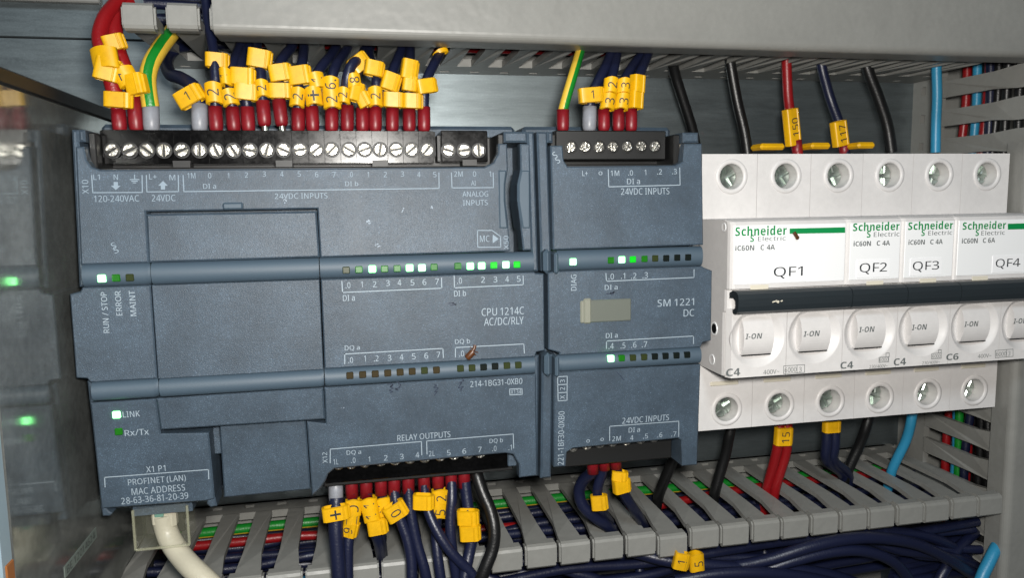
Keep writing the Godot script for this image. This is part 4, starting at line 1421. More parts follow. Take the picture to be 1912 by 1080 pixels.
func build_wires() -> void:
	# above the controller: mains
	var o := wire("thick red wire with the outermost red ferrule at terminal L1, three markers", PackedVector3Array([Vector3(4.56, 104.54, 56), Vector3(4.13, 107.11, 56), Vector3(3.51, 110.31, 56), Vector3(2.81, 114.12, 56), Vector3(1.52, 118.72, 55), Vector3(0.6, 122.54, 53), Vector3(1.14, 127.33, 50), Vector3(2.51, 131.46, 46), Vector3(4.49, 135.73, 42)]), 1.9, "red")
	ferrule(o, Vector3(4.36, 105.19, 56), Vector3(4.43, 99.11, 56))
	marker(o, Vector3(2.84, 116.42, 58), 6.4, 5.2, 8, false, "", -20)
	marker(o, Vector3(3.13, 113.79, 58), 5.6, 5.6, -14, true, "", 10)
	marker(o, Vector3(5.02, 106.6, 58), 6.2, 3.9, -4, true)
	o = wire("thick red wire with the second red ferrule at terminal N, three markers", PackedVector3Array([Vector3(8.14, 107.3, 55), Vector3(7.7, 109.88, 55), Vector3(6.7, 113.09, 55), Vector3(5.44, 116.45, 54), Vector3(4.05, 120.27, 52), Vector3(3.27, 124.29, 50), Vector3(3.1, 129.11, 46), Vector3(4.88, 133.87, 42)]), 1.9, "red")
	ferrule(o, Vector3(8.05, 107.55, 56), Vector3(8.22, 99.12, 56))
	marker(o, Vector3(4.19, 120.7, 55), 4.8, 3.9, 16, true, "", 12)
	marker(o, Vector3(6.95, 112.38, 57), 5.0, 4.6, 22, false, "7", 10)
	marker(o, Vector3(9.25, 110.36, 58), 4.6, 5.2, 10, true, "", -20)
	o = striped_wire("green and yellow wire curving up from a grey ferrule beside the red mains wires", PackedVector3Array([Vector3(11.83, 105.27, 56), Vector3(11.55, 108.5, 56), Vector3(11.29, 112.14, 55), Vector3(11.81, 116.12, 53), Vector3(13.16, 120.58, 49), Vector3(14.41, 125.05, 43), Vector3(15.03, 129.35, 36), Vector3(14.73, 133.75, 28)]), 2.05, 1.15, 2.2)
	ferrule(o, Vector3(11.86, 105.79, 56), Vector3(11.68, 99.14, 56), true)
	o = wire("dark wire bending away to the plate from a grey ferrule at terminal 1M", PackedVector3Array([Vector3(23.16, 104.73, 56), Vector3(22.96, 107.75, 56), Vector3(21.5, 110.9, 54), Vector3(17.84, 113.48, 49), Vector3(13.86, 115.62, 42), Vector3(10.75, 121.32, 30), Vector3(12.26, 125.72, 24), Vector3(14.73, 127.48, 20), Vector3(16.36, 130.25, 20)]), 1.7, "navy")
	ferrule(o, Vector3(23.18, 106.18, 56), Vector3(22.9, 99.31, 56), true)
	marker(o, Vector3(21.33, 107.59, 58), 6.6, 4.4, 28, true, "1", -10, 0.0)
	# the row of red ferrules: [ferrule top, bottom, path above, markers]
	var name_at := ["zero of DI a", "one of DI a", "two of DI a", "three of DI a", "four of DI a", "five of DI a", "six of DI a", "seven of DI a", "zero of DI b", "one of DI b", "two of DI b", "three of DI b", "four of DI b", "five of DI b"]
	var tops := [Vector3(26.89, 105.56, 56), Vector3(30.97, 105.47, 56), Vector3(34.59, 105.51, 56), Vector3(38.54, 107.02, 57), Vector3(42.47, 107.34, 57), Vector3(47.04, 105.24, 56), Vector3(50.4, 105.82, 56), Vector3(55.49, 105.33, 56), Vector3(59.4, 106.19, 56), Vector3(63.28, 105.55, 56), Vector3(66.6, 105.86, 56), Vector3(71.05, 105.77, 56), Vector3(75.39, 105.53, 56), Vector3(79.29, 105.99, 56)]
	var ends := [Vector3(26.91, 99.2, 56), Vector3(31.15, 99.22, 56), Vector3(34.65, 99.23, 56), Vector3(38.74, 100.63, 57), Vector3(42.93, 100.65, 57), Vector3(46.83, 99.28, 56), Vector3(50.52, 99.3, 56), Vector3(55.18, 99.32, 56), Vector3(59.2, 99.33, 56), Vector3(63.12, 99.35, 56), Vector3(66.37, 99.36, 56), Vector3(70.77, 99.38, 56), Vector3(75.27, 99.4, 56), Vector3(79.18, 99.41, 56)]
	var rises := [
		PackedVector3Array([Vector3(27.03, 108.07, 56), Vector3(27.38, 112.01, 56), Vector3(27.32, 116.11, 55), Vector3(26.4, 120.79, 51), Vector3(24.99, 127.16, 46), Vector3(23.99, 133.51, 42), Vector3(23.63, 138.12, 40)]),
		PackedVector3Array([Vector3(30.95, 107.46, 56), Vector3(30.75, 110.76, 56), Vector3(31.07, 115.05, 54), Vector3(31.76, 119.3, 49), Vector3(32.09, 123.55, 42), Vector3(31.44, 129.03, 32)]),
		PackedVector3Array([Vector3(34.43, 107.5, 56), Vector3(34.09, 110.81, 56), Vector3(33.28, 115.09, 54), Vector3(33.36, 119.66, 48), Vector3(34.05, 124, 40), Vector3(33.64, 129.23, 30)]),
		PackedVector3Array([Vector3(38.5, 108.75, 57), Vector3(38.31, 112.21, 56), Vector3(38, 115.85, 54), Vector3(37.01, 120.29, 48), Vector3(36.02, 124.62, 40), Vector3(35.1, 129.57, 30)]),
		PackedVector3Array([Vector3(42.69, 109.21, 57), Vector3(42.62, 112.28, 56), Vector3(42.77, 116.36, 54), Vector3(43.98, 120, 49), Vector3(45.24, 123.33, 42), Vector3(45.76, 128.58, 32)]),
		PackedVector3Array([Vector3(47.15, 107.67, 56), Vector3(47.44, 111.03, 56), Vector3(48.04, 115.39, 54), Vector3(48.44, 119.29, 49), Vector3(48.47, 123.14, 42), Vector3(48.11, 128.64, 32)]),
		PackedVector3Array([Vector3(50.62, 107.71, 56), Vector3(51.3, 111.09, 56), Vector3(52.19, 114.23, 55), Vector3(53.95, 117.68, 51), Vector3(55.58, 120.57, 46), Vector3(57.28, 125.43, 36), Vector3(57.91, 128.75, 30)]),
		PackedVector3Array([Vector3(55.59, 107.78, 56), Vector3(55.73, 111.17, 56), Vector3(56.11, 114.31, 55), Vector3(57.26, 117.75, 51), Vector3(58.69, 120.65, 46), Vector3(60.22, 124.52, 38), Vector3(60.96, 128.84, 30)]),
		PackedVector3Array([Vector3(59.39, 107.82, 56), Vector3(59.23, 110.4, 57), Vector3(59.91, 113.89, 58), Vector3(61.37, 116.77, 57), Vector3(63.1, 118.35, 53), Vector3(64.11, 120.78, 46), Vector3(65.02, 125.34, 36)]),
		PackedVector3Array([Vector3(63.2, 107.19, 56), Vector3(62.81, 110.89, 54), Vector3(61.82, 113.81, 52), Vector3(63.09, 117.01, 48), Vector3(65.36, 121.56, 42), Vector3(66.91, 126.68, 34)]),
		PackedVector3Array([Vector3(66.67, 107.92, 56), Vector3(67.07, 111.35, 56), Vector3(67.07, 114.52, 55), Vector3(66.45, 117.4, 51), Vector3(65.89, 121.19, 44), Vector3(66.31, 126.67, 34)]),
		PackedVector3Array([Vector3(70.96, 107.28, 56), Vector3(70.7, 110.87, 55), Vector3(71.35, 114.66, 53), Vector3(73.2, 119.49, 48), Vector3(74.87, 123.53, 42), Vector3(75.98, 128.86, 32)]),
		PackedVector3Array([Vector3(75.44, 107.34, 56), Vector3(75.29, 111.49, 56), Vector3(75.85, 115.97, 54), Vector3(76.72, 120.71, 48), Vector3(77.44, 124.87, 40), Vector3(78.34, 129.96, 30)]),
		PackedVector3Array([Vector3(79.4, 107.39, 56), Vector3(79.64, 110.86, 56), Vector3(80.38, 113.39, 55), Vector3(82.36, 117.14, 52), Vector3(85.2, 122.16, 46), Vector3(86.89, 125.72, 40), Vector3(88.28, 130.75, 32)]),
	]
	# markers: x, y, width, height (picture), roll, flag, text, yaw
	var marks := [
		[[405,113,38,26,-3,1,"",8], [400,174,29,36,2,0,"2",0]],
		[[423,144,20,30,3,0,"1",-15], [429,182,28,28,12,0,"2",10]],
		[[453,143,40,30,-3,1,"",0], [460,172,41,29,-6,1,"",5]],
		[[484,110,40,33,-9,1,"",5], [490,166,24,30,6,0,"2",0]],
		[[523,136,37,30,9,1,"",0], [523,170,39,27,0,1,"",0]],
		[[559,141,39,33,8,1,"",-5], [556,182,26,33,-8,0,"2",5]],
		[[591,151,29,28,12,0,"1",8], [586,180,29,32,4,0,"+",0]],
		[[618,159,29,28,-3,0,"6.",0], [620,187,31,30,2,0,"2",0]],
		[[642,179,24,28,-3,0,"2",-8], [670,118,36,30,38,1,"",10], [664,172,26,34,-14,1,"",20]],
		[[660,151,26,24,8,0,"8",10], [679,187,25,27,26,1,"",-10]],
		[[698,128,33,28,-10,1,"",10], [701,181,26,35,0,0,"2",0]],
		[[729,153,32,33,-18,1,"",10], [735,187,37,28,-3,1,"",0]],
		[[764,130,29,36,-10,1,"",10], [765,157,27,28,-8,1,"",5], [770,189,34,28,-2,1,"",0]],
		[[795,161,38,27,10,1,"",15], [822,98,31,10,24,0,"",0]],
	]
	var place_at := [Vector2(28.37, 116.33), Vector2(27.3, 108.44), Vector2(30.41, 112.37), Vector2(30.89, 107.45), Vector2(34.2, 112.57), Vector2(34.89, 108.81), Vector2(38.37, 116.95), Vector2(38.77, 109.65), Vector2(43.22, 113.66), Vector2(43, 109.19), Vector2(47.86, 113.09), Vector2(47.22, 107.67), Vector2(52, 111.85), Vector2(51.17, 107.98), Vector2(55.53, 110.85), Vector2(55.64, 107.11), Vector2(58.63, 108.22), Vector2(62.7, 116.45), Vector2(61.62, 109.2), Vector2(61.19, 112.01), Vector2(63.57, 107.21), Vector2(66.43, 115.19), Vector2(66.59, 108.06), Vector2(70.54, 111.9), Vector2(71.22, 107.31), Vector2(75.46, 115.11), Vector2(75.49, 111.45), Vector2(76.05, 107.09), Vector2(79.65, 110.97), Vector2(83.66, 119.63)]
	var k := 0
	for i in 14:
		var path: PackedVector3Array = rises[i]
		path.insert(0, tops[i].lerp(ends[i], 0.3))
		o = wire("dark blue wire in the red ferrule above terminal %s, with yellow markers" % name_at[i], path, 1.32, "navy")
		ferrule(o, tops[i], ends[i])
		for a in marks[i]:
			var c: Vector2 = place_at[k]
			k += 1
			var z := 57.4
			if a[1] < 122.0: z = 54.5
			if a[1] < 105.0: z = 47.0
			# keep the marker on its line of the wire while it sits deeper
			var f := (260.7 - z) / (260.7 - 59.0)
			marker(o, Vector3(59.7 + (c.x - 59.7) * f, 80.5 + (c.y - 80.5) * f, z), a[2] / 6.9, a[3] / 6.9, a[4], a[5] == 1, a[6], a[7])
	# above the input module
	o = striped_wire("straight thin green and yellow wire in a red ferrule above the input module", PackedVector3Array([Vector3(117.58, 105.54, 56), Vector3(118.68, 109.31, 56), Vector3(121.15, 115.45, 54), Vector3(124.88, 122.47, 48), Vector3(127.72, 126.73, 42)]), 1.35, 0.0, 2.0)
	ferrule(o, Vector3(117.58, 105.68, 56), Vector3(117.54, 99.72, 56))
	o = wire("dark blue wire with a grey ferrule above the input module, one flat marker", PackedVector3Array([Vector3(125.31, 105.76, 56), Vector3(125.79, 109.41, 56), Vector3(128.64, 114.13, 54), Vector3(132.9, 119.79, 49), Vector3(135.95, 124.11, 44), Vector3(138.4, 128.47, 38)]), 1.5, "navy")
	ferrule(o, Vector3(125.31, 106.63, 56), Vector3(125.13, 99.75, 56), true)
	marker(o, Vector3(124.99, 109.41, 58), 7.0, 4.2, 5, true, "1", 0, 0.0)
	o = wire("dark blue wire above the input module marked two over three", PackedVector3Array([Vector3(129.53, 105.36, 56), Vector3(130.47, 108.74, 56), Vector3(131.76, 113.29, 55), Vector3(134.8, 119.35, 50), Vector3(137.6, 123.85, 44), Vector3(139.93, 128.51, 38)]), 1.4, "navy")
	ferrule(o, Vector3(129.37, 105.95, 56), Vector3(129.44, 99.77, 56))
	marker(o, Vector3(130.71, 112.09, 58), 4.0, 4.4, -6, false, "2")
	marker(o, Vector3(129.94, 107.74, 58), 4.1, 4.4, -10, false, "3")
	o = wire("dark blue wire above the input module marked three over three", PackedVector3Array([Vector3(133.62, 105.4, 56), Vector3(134.57, 108.79, 56), Vector3(135.56, 113.36, 55), Vector3(140.38, 118.9, 49), Vector3(144.96, 123.11, 44), Vector3(148.68, 128.12, 38)]), 1.4, "navy")
	ferrule(o, Vector3(133.7, 105.99, 56), Vector3(133.76, 99.79, 56))
	marker(o, Vector3(134.46, 112.01, 58), 3.8, 4.2, -6, false, "3")
	marker(o, Vector3(133.99, 107.79, 58), 4.0, 4.4, -10, false, "3")
	o = wire("dark blue wire above the input module with two folded markers", PackedVector3Array([Vector3(137.59, 105.44, 56), Vector3(138.38, 108.84, 56), Vector3(140.09, 114.33, 54), Vector3(143.99, 119.73, 49), Vector3(147.31, 123.78, 44), Vector3(150.41, 128.17, 38)]), 1.4, "navy")
	ferrule(o, Vector3(137.43, 106.03, 56), Vector3(137.55, 99.81, 56))
	marker(o, Vector3(138.93, 112.82, 57), 4.2, 5.0, -4, true, "", 25)
	marker(o, Vector3(138.47, 108.42, 57), 4.2, 5.0, -4, true, "", 25)
	# above the breakers
	wire("black wire running down behind the input module's shoulder", PackedVector3Array([Vector3(163.98, 124.58, 24), Vector3(166.04, 120.67, 22), Vector3(169.71, 113.17, 20), Vector3(173.86, 104.55, 18), Vector3(176.49, 97.5, 16)]), 1.75, "ink_black")
	wire("black wire entering the first breaker from above", PackedVector3Array([Vector3(180.98, 125.58, 30), Vector3(181.82, 121.38, 30), Vector3(183.91, 112.04, 30), Vector3(186.82, 101.73, 30), Vector3(188.36, 93.02, 30)]), 1.75, "ink_black")
	o = wire("red wire with a 150 marker entering the first breaker from above", PackedVector3Array([Vector3(200.05, 126, 32), Vector3(200.41, 120.56, 32), Vector3(201.25, 111.99, 32), Vector3(201.82, 103.15, 34), Vector3(202.29, 97.47, 36), Vector3(202.83, 92.64, 36)]), 1.6, "red")
	ferrule(o, Vector3(201.84, 99.19, 36), Vector3(202.58, 94.37, 36))
	marker(o, Vector3(200.17, 103.29, 36), 5.4, 12.0, 10, true, "150", 15)
	o = wire("dark blue wire with a marker entering the second breaker from above", PackedVector3Array([Vector3(213.69, 126.35, 30), Vector3(214.84, 122.03, 30), Vector3(217.97, 113.34, 30), Vector3(220.11, 105.2, 32), Vector3(220.97, 98.33, 34), Vector3(221.61, 92.69, 34)]), 1.6, "navy")
	ferrule(o, Vector3(220.53, 99.39, 34), Vector3(221.33, 94.46, 34))
	marker(o, Vector3(218.34, 101.4, 35), 5.6, 8.4, 12, true, "117", 10)
	wire("black wire entering the third breaker from above", PackedVector3Array([Vector3(231.89, 127.14, 28), Vector3(233.76, 122.21, 28), Vector3(237.89, 113.86, 28), Vector3(241.68, 104.85, 28), Vector3(243.82, 95.71, 28)]), 1.9, "ink_black")
	wire("light blue wire dropping into the fourth breaker from the upper trunking", PackedVector3Array([Vector3(256.59, 127.87, 32), Vector3(256.9, 122.54, 32), Vector3(257.58, 114.48, 32), Vector3(257.67, 105.45, 32), Vector3(258.03, 95.42, 32)]), 1.6, "sky")
	# below the breakers
	wire("black wire leaving the first breaker downwards", through_slot(PackedVector3Array([Vector3(180.95, 6.1, 36), Vector3(180.06, 1.56, 36), Vector3(179.88, -5.58, 34), Vector3(179.08, -12.8, 32), Vector3(179.67, -21.06, 28)])), 1.8, "ink_black")
	wire("red wire leaving the first breaker, in front of its twin", through_slot(PackedVector3Array([Vector3(200.3, 6.13, 38), Vector3(200.15, -2.23, 38), Vector3(200.49, -6.34, 37), Vector3(201.34, -14.11, 34), Vector3(203.58, -22.38, 28)]), 0.0, 0.9), 1.7, "red")
	o = wire("red wire leaving the first breaker under a 15 marker", through_slot(PackedVector3Array([Vector3(197.51, 6.34, 38), Vector3(196.95, -1.97, 38), Vector3(197.13, -8.27, 36), Vector3(198.06, -14.53, 32), Vector3(199.75, -22.78, 26)]), 0.0, -0.9), 1.7, "red")
	marker(o, Vector3(197.61, 1.39, 40), 6.0, 6.2, -3, true, "15", 0)
	wire("dark blue wire leaving the second breaker, twin of the marked one", through_slot(PackedVector3Array([Vector3(218.13, 5.72, 38), Vector3(218.49, -3.75, 38), Vector3(219.72, -10.24, 36), Vector3(224.23, -18.63, 30), Vector3(228.7, -26.33, 24)]), 0.0, 1.1), 1.75, "navy")
	o = wire("dark blue wire leaving the second breaker under a yellow marker", through_slot(PackedVector3Array([Vector3(215.46, 5.92, 38), Vector3(215.4, -3.49, 38), Vector3(217.01, -10.01, 36), Vector3(222.06, -18.03, 30), Vector3(226.93, -26.16, 24)]), 2.0, -0.9), 1.75, "navy")
	marker(o, Vector3(215.6, 3.31, 40), 6.0, 4.0, 0, true)
	wire("black wire leaving the third breaker downwards", through_slot(PackedVector3Array([Vector3(234.88, 5.27, 34), Vector3(233.43, -0.43, 34), Vector3(232.64, -7.23, 32), Vector3(231.4, -14.51, 30), Vector3(233.83, -21.7, 24)])), 1.8, "ink_black")
	wire("light blue wire leaving the fourth breaker downwards", through_slot(PackedVector3Array([Vector3(252.16, 5.96, 34), Vector3(251.59, 0.12, 34), Vector3(251.42, -7.39, 32), Vector3(252.65, -15.85, 28), Vector3(256.73, -23.48, 22)])), 1.7, "sky")
	wire("short black wire under the input module's corner", through_slot(PackedVector3Array([Vector3(159.3, -0.91, 40), Vector3(158.74, -5.14, 38), Vector3(159.34, -12.86, 32), Vector3(160.62, -19.99, 26)])), 1.8, "ink_black")
	# below the controller
	o = wire("thick dark blue wire from the grey ferrule at terminal 1L", PackedVector3Array([Vector3(52.46, 2.12, 60), Vector3(52.35, -1.21, 61), Vector3(52.07, -5.25, 62), Vector3(52.25, -11.57, 63), Vector3(52.48, -20.14, 64), Vector3(52.52, -26.2, 64)]), 2.0, "navy")
	ferrule(o, Vector3(52.37, -0.37, 60.5), Vector3(52.48, 6.54, 59), true)
	marker(o, Vector3(52.27, -0.82, 63), 6.9, 3.9, 5, true, "+", 0)
	o = wire("dark blue wire marked D at terminal zero of the relay outputs", PackedVector3Array([Vector3(56.74, 3.21, 60), Vector3(56.43, -1.28, 60), Vector3(55.8, -6.52, 60), Vector3(55.05, -11.31, 61), Vector3(54.66, -21.44, 62), Vector3(54.42, -27.55, 62)]), 1.5, "navy")
	ferrule(o, Vector3(56.68, 1.71, 60), Vector3(56.63, 7.66, 59))
	marker(o, Vector3(56.89, -0.32, 61), 4.4, 4.4, -6, false, "D")
	marker(o, Vector3(56.34, -3.58, 61), 4.2, 3.4, -9, false, "-")
	marker(o, Vector3(55.81, -6.39, 61), 3.8, 4.4, -14, true, "9", -20)
	o = wire("dark blue wire with three markers at relay output terminal one", PackedVector3Array([Vector3(60.57, 2.84, 60), Vector3(60.83, -1.73, 60), Vector3(61.78, -7.16, 60), Vector3(63.12, -12.05, 58), Vector3(63.96, -19.68, 52), Vector3(64.32, -26.9, 44)]), 1.5, "navy")
	ferrule(o, Vector3(60.37, 1.35, 60), Vector3(60.62, 7.59, 59))
	marker(o, Vector3(61.02, 0.02, 61), 4.6, 3.8, 8, false, "1")
	marker(o, Vector3(61.48, -3.05, 61), 4.4, 3.4, 10, false, "1")
	marker(o, Vector3(62.93, -6.54, 61), 5.2, 4.4, 6, true)
	o = wire("dark blue wire marked V at relay output terminal two", PackedVector3Array([Vector3(64.59, 3.21, 60), Vector3(64.75, -1.77, 59), Vector3(64.47, -6.77, 58), Vector3(64.07, -12.28, 56), Vector3(64.65, -21.68, 48), Vector3(65, -27.96, 42)]), 1.4, "navy")
	ferrule(o, Vector3(64.4, 1.71, 60), Vector3(64.5, 7.69, 59))
	marker(o, Vector3(65.03, -1.6, 59.5), 4.6, 5.4, 10, false, "V")
	o = wire("dark blue wire with a tilted marker at relay output terminal three", PackedVector3Array([Vector3(67.9, 2.89, 60), Vector3(68.17, -0.54, 61), Vector3(69.27, -5.11, 62), Vector3(70.79, -9.86, 63), Vector3(71.7, -15.61, 64), Vector3(71.58, -21.99, 65), Vector3(71.25, -28.1, 65)]), 1.5, "navy")
	ferrule(o, Vector3(67.86, 1.52, 60), Vector3(68.11, 7.67, 59))
	marker(o, Vector3(67.87, -1.97, 63), 5.8, 4.6, 27, true, "0", 5)
	o = wire("dark blue wire without marker at relay output terminal four", PackedVector3Array([Vector3(71.84, 3.27, 60), Vector3(71.93, -0.92, 61), Vector3(72.44, -5.9, 62), Vector3(73.62, -12.47, 63), Vector3(75.11, -18.32, 64), Vector3(76.11, -24.62, 64), Vector3(76.57, -29.35, 64)]), 1.45, "navy")
	ferrule(o, Vector3(71.79, 1.6, 60), Vector3(71.91, 7.78, 59))
	o = wire("dark blue wire slanting away from terminal 2L with a folded marker", PackedVector3Array([Vector3(76.1, 3.63, 60), Vector3(76.33, -0.59, 61), Vector3(77.34, -4.62, 63), Vector3(79.63, -9.48, 65), Vector3(82.89, -14.58, 66), Vector3(86.33, -18.67, 66), Vector3(89.21, -22.89, 66), Vector3(92.1, -28.71, 66)]), 1.45, "navy")
	ferrule(o, Vector3(76.12, 1.64, 60), Vector3(76.16, 7.7, 59))
	marker(o, Vector3(75.43, -0.01, 63), 5.4, 4.2, -2, true, "", -15)
	o = wire("dark blue wire marked 2 at relay output terminal five", PackedVector3Array([Vector3(79.96, 4.04, 60), Vector3(80.08, -0.99, 59), Vector3(79.49, -6.37, 59), Vector3(78.95, -11.34, 60), Vector3(79.17, -17.45, 62), Vector3(79.78, -24.04, 63), Vector3(79.91, -30.33, 63)]), 1.45, "navy")
	ferrule(o, Vector3(79.98, 2.35, 60), Vector3(80.02, 7.82, 59))
	marker(o, Vector3(80.39, 0.04, 60.5), 5.0, 4.4, -4, false, "2", 5)
	marker(o, Vector3(79.99, -3.93, 60.5), 4.8, 4.2, -8, false, "5", 5)
	o = wire("dark blue unmarked wire at relay output terminal six", PackedVector3Array([Vector3(83.67, 3.69, 60), Vector3(83.46, -0.14, 62), Vector3(82.77, -5.03, 63), Vector3(82.65, -10.72, 64), Vector3(83.37, -17.75, 64), Vector3(84.25, -24.86, 64), Vector3(84.57, -30.39, 64)]), 1.45, "navy")
	ferrule(o, Vector3(83.62, 1.69, 60), Vector3(83.75, 7.95, 59))
	o = wire("dark blue wire with two clipped markers at relay output terminal seven", PackedVector3Array([Vector3(87.41, 3.34, 60), Vector3(87.75, -1.73, 61), Vector3(88.25, -6.02, 62), Vector3(88.74, -11.07, 63), Vector3(87.58, -15.91, 64), Vector3(85.99, -20.94, 66), Vector3(85.44, -25.76, 67), Vector3(85.05, -29.59, 67)]), 1.6, "navy")
	ferrule(o, Vector3(87.22, 1.66, 60), Vector3(87.36, 8.09, 59))
	marker(o, Vector3(87.37, -5.24, 64), 5.6, 4.2, 2, true, "", -20)
	marker(o, Vector3(87.72, -9.29, 65), 5.4, 4.4, 3, true, "", -15)
	wire("black wire bowing down beside the relay output wires", PackedVector3Array([Vector3(90.66, 6.67, 58), Vector3(90.9, 4.57, 60), Vector3(92.14, 0.25, 62), Vector3(93.81, -4.21, 64), Vector3(94.41, -8.81, 66), Vector3(93.69, -13.65, 67), Vector3(91.34, -18.58, 68), Vector3(89.47, -23.43, 68), Vector3(88.77, -28.75, 68)]), 1.75, "ink_black")
	# below the input module
	o = wire("dark blue wire looping aside from the first lower ferrule of the input module", PackedVector3Array([Vector3(125.32, 3.9, 58), Vector3(125.15, 1.3, 57), Vector3(123.78, -1.63, 54), Vector3(122.88, -5.95, 52), Vector3(124.03, -10.58, 52), Vector3(127.39, -14.29, 52), Vector3(132.15, -18.54, 50), Vector3(137.42, -25.61, 44), Vector3(141.78, -34.5, 36)]), 1.75, "navy")
	ferrule(o, Vector3(125.31, 1.64, 58), Vector3(125.17, 7.14, 58))
	o = wire("dark blue wire from the middle lower ferrule of the input module, one marker", PackedVector3Array([Vector3(128.75, 4.41, 58), Vector3(128.43, 0.84, 57), Vector3(127.44, -3.53, 56), Vector3(127.76, -8.08, 55), Vector3(130.11, -12.88, 52), Vector3(135.28, -20.24, 44)]), 1.5, "navy")
	ferrule(o, Vector3(128.84, 2.46, 58), Vector3(128.59, 7.17, 58))
	marker(o, Vector3(127.43, -7.74, 57), 4.6, 4.6, 6, true, "", -20)
	o = wire("dark blue wire from the last lower ferrule of the input module, two markers", PackedVector3Array([Vector3(132.38, 4.09, 58), Vector3(133.24, 0.4, 57), Vector3(134.78, -4.56, 56), Vector3(137.91, -9.99, 54), Vector3(143.73, -18.2, 48), Vector3(149.13, -27.06, 40)]), 1.6, "navy")
	ferrule(o, Vector3(132.38, 2.46, 58), Vector3(132.04, 7.2, 58))
	marker(o, Vector3(133.19, 0.45, 58.5), 4.4, 3.0, -4, true, "", -20)
	marker(o, Vector3(133.86, -2.71, 58.5), 5.2, 4.2, 6, true, "", 10)


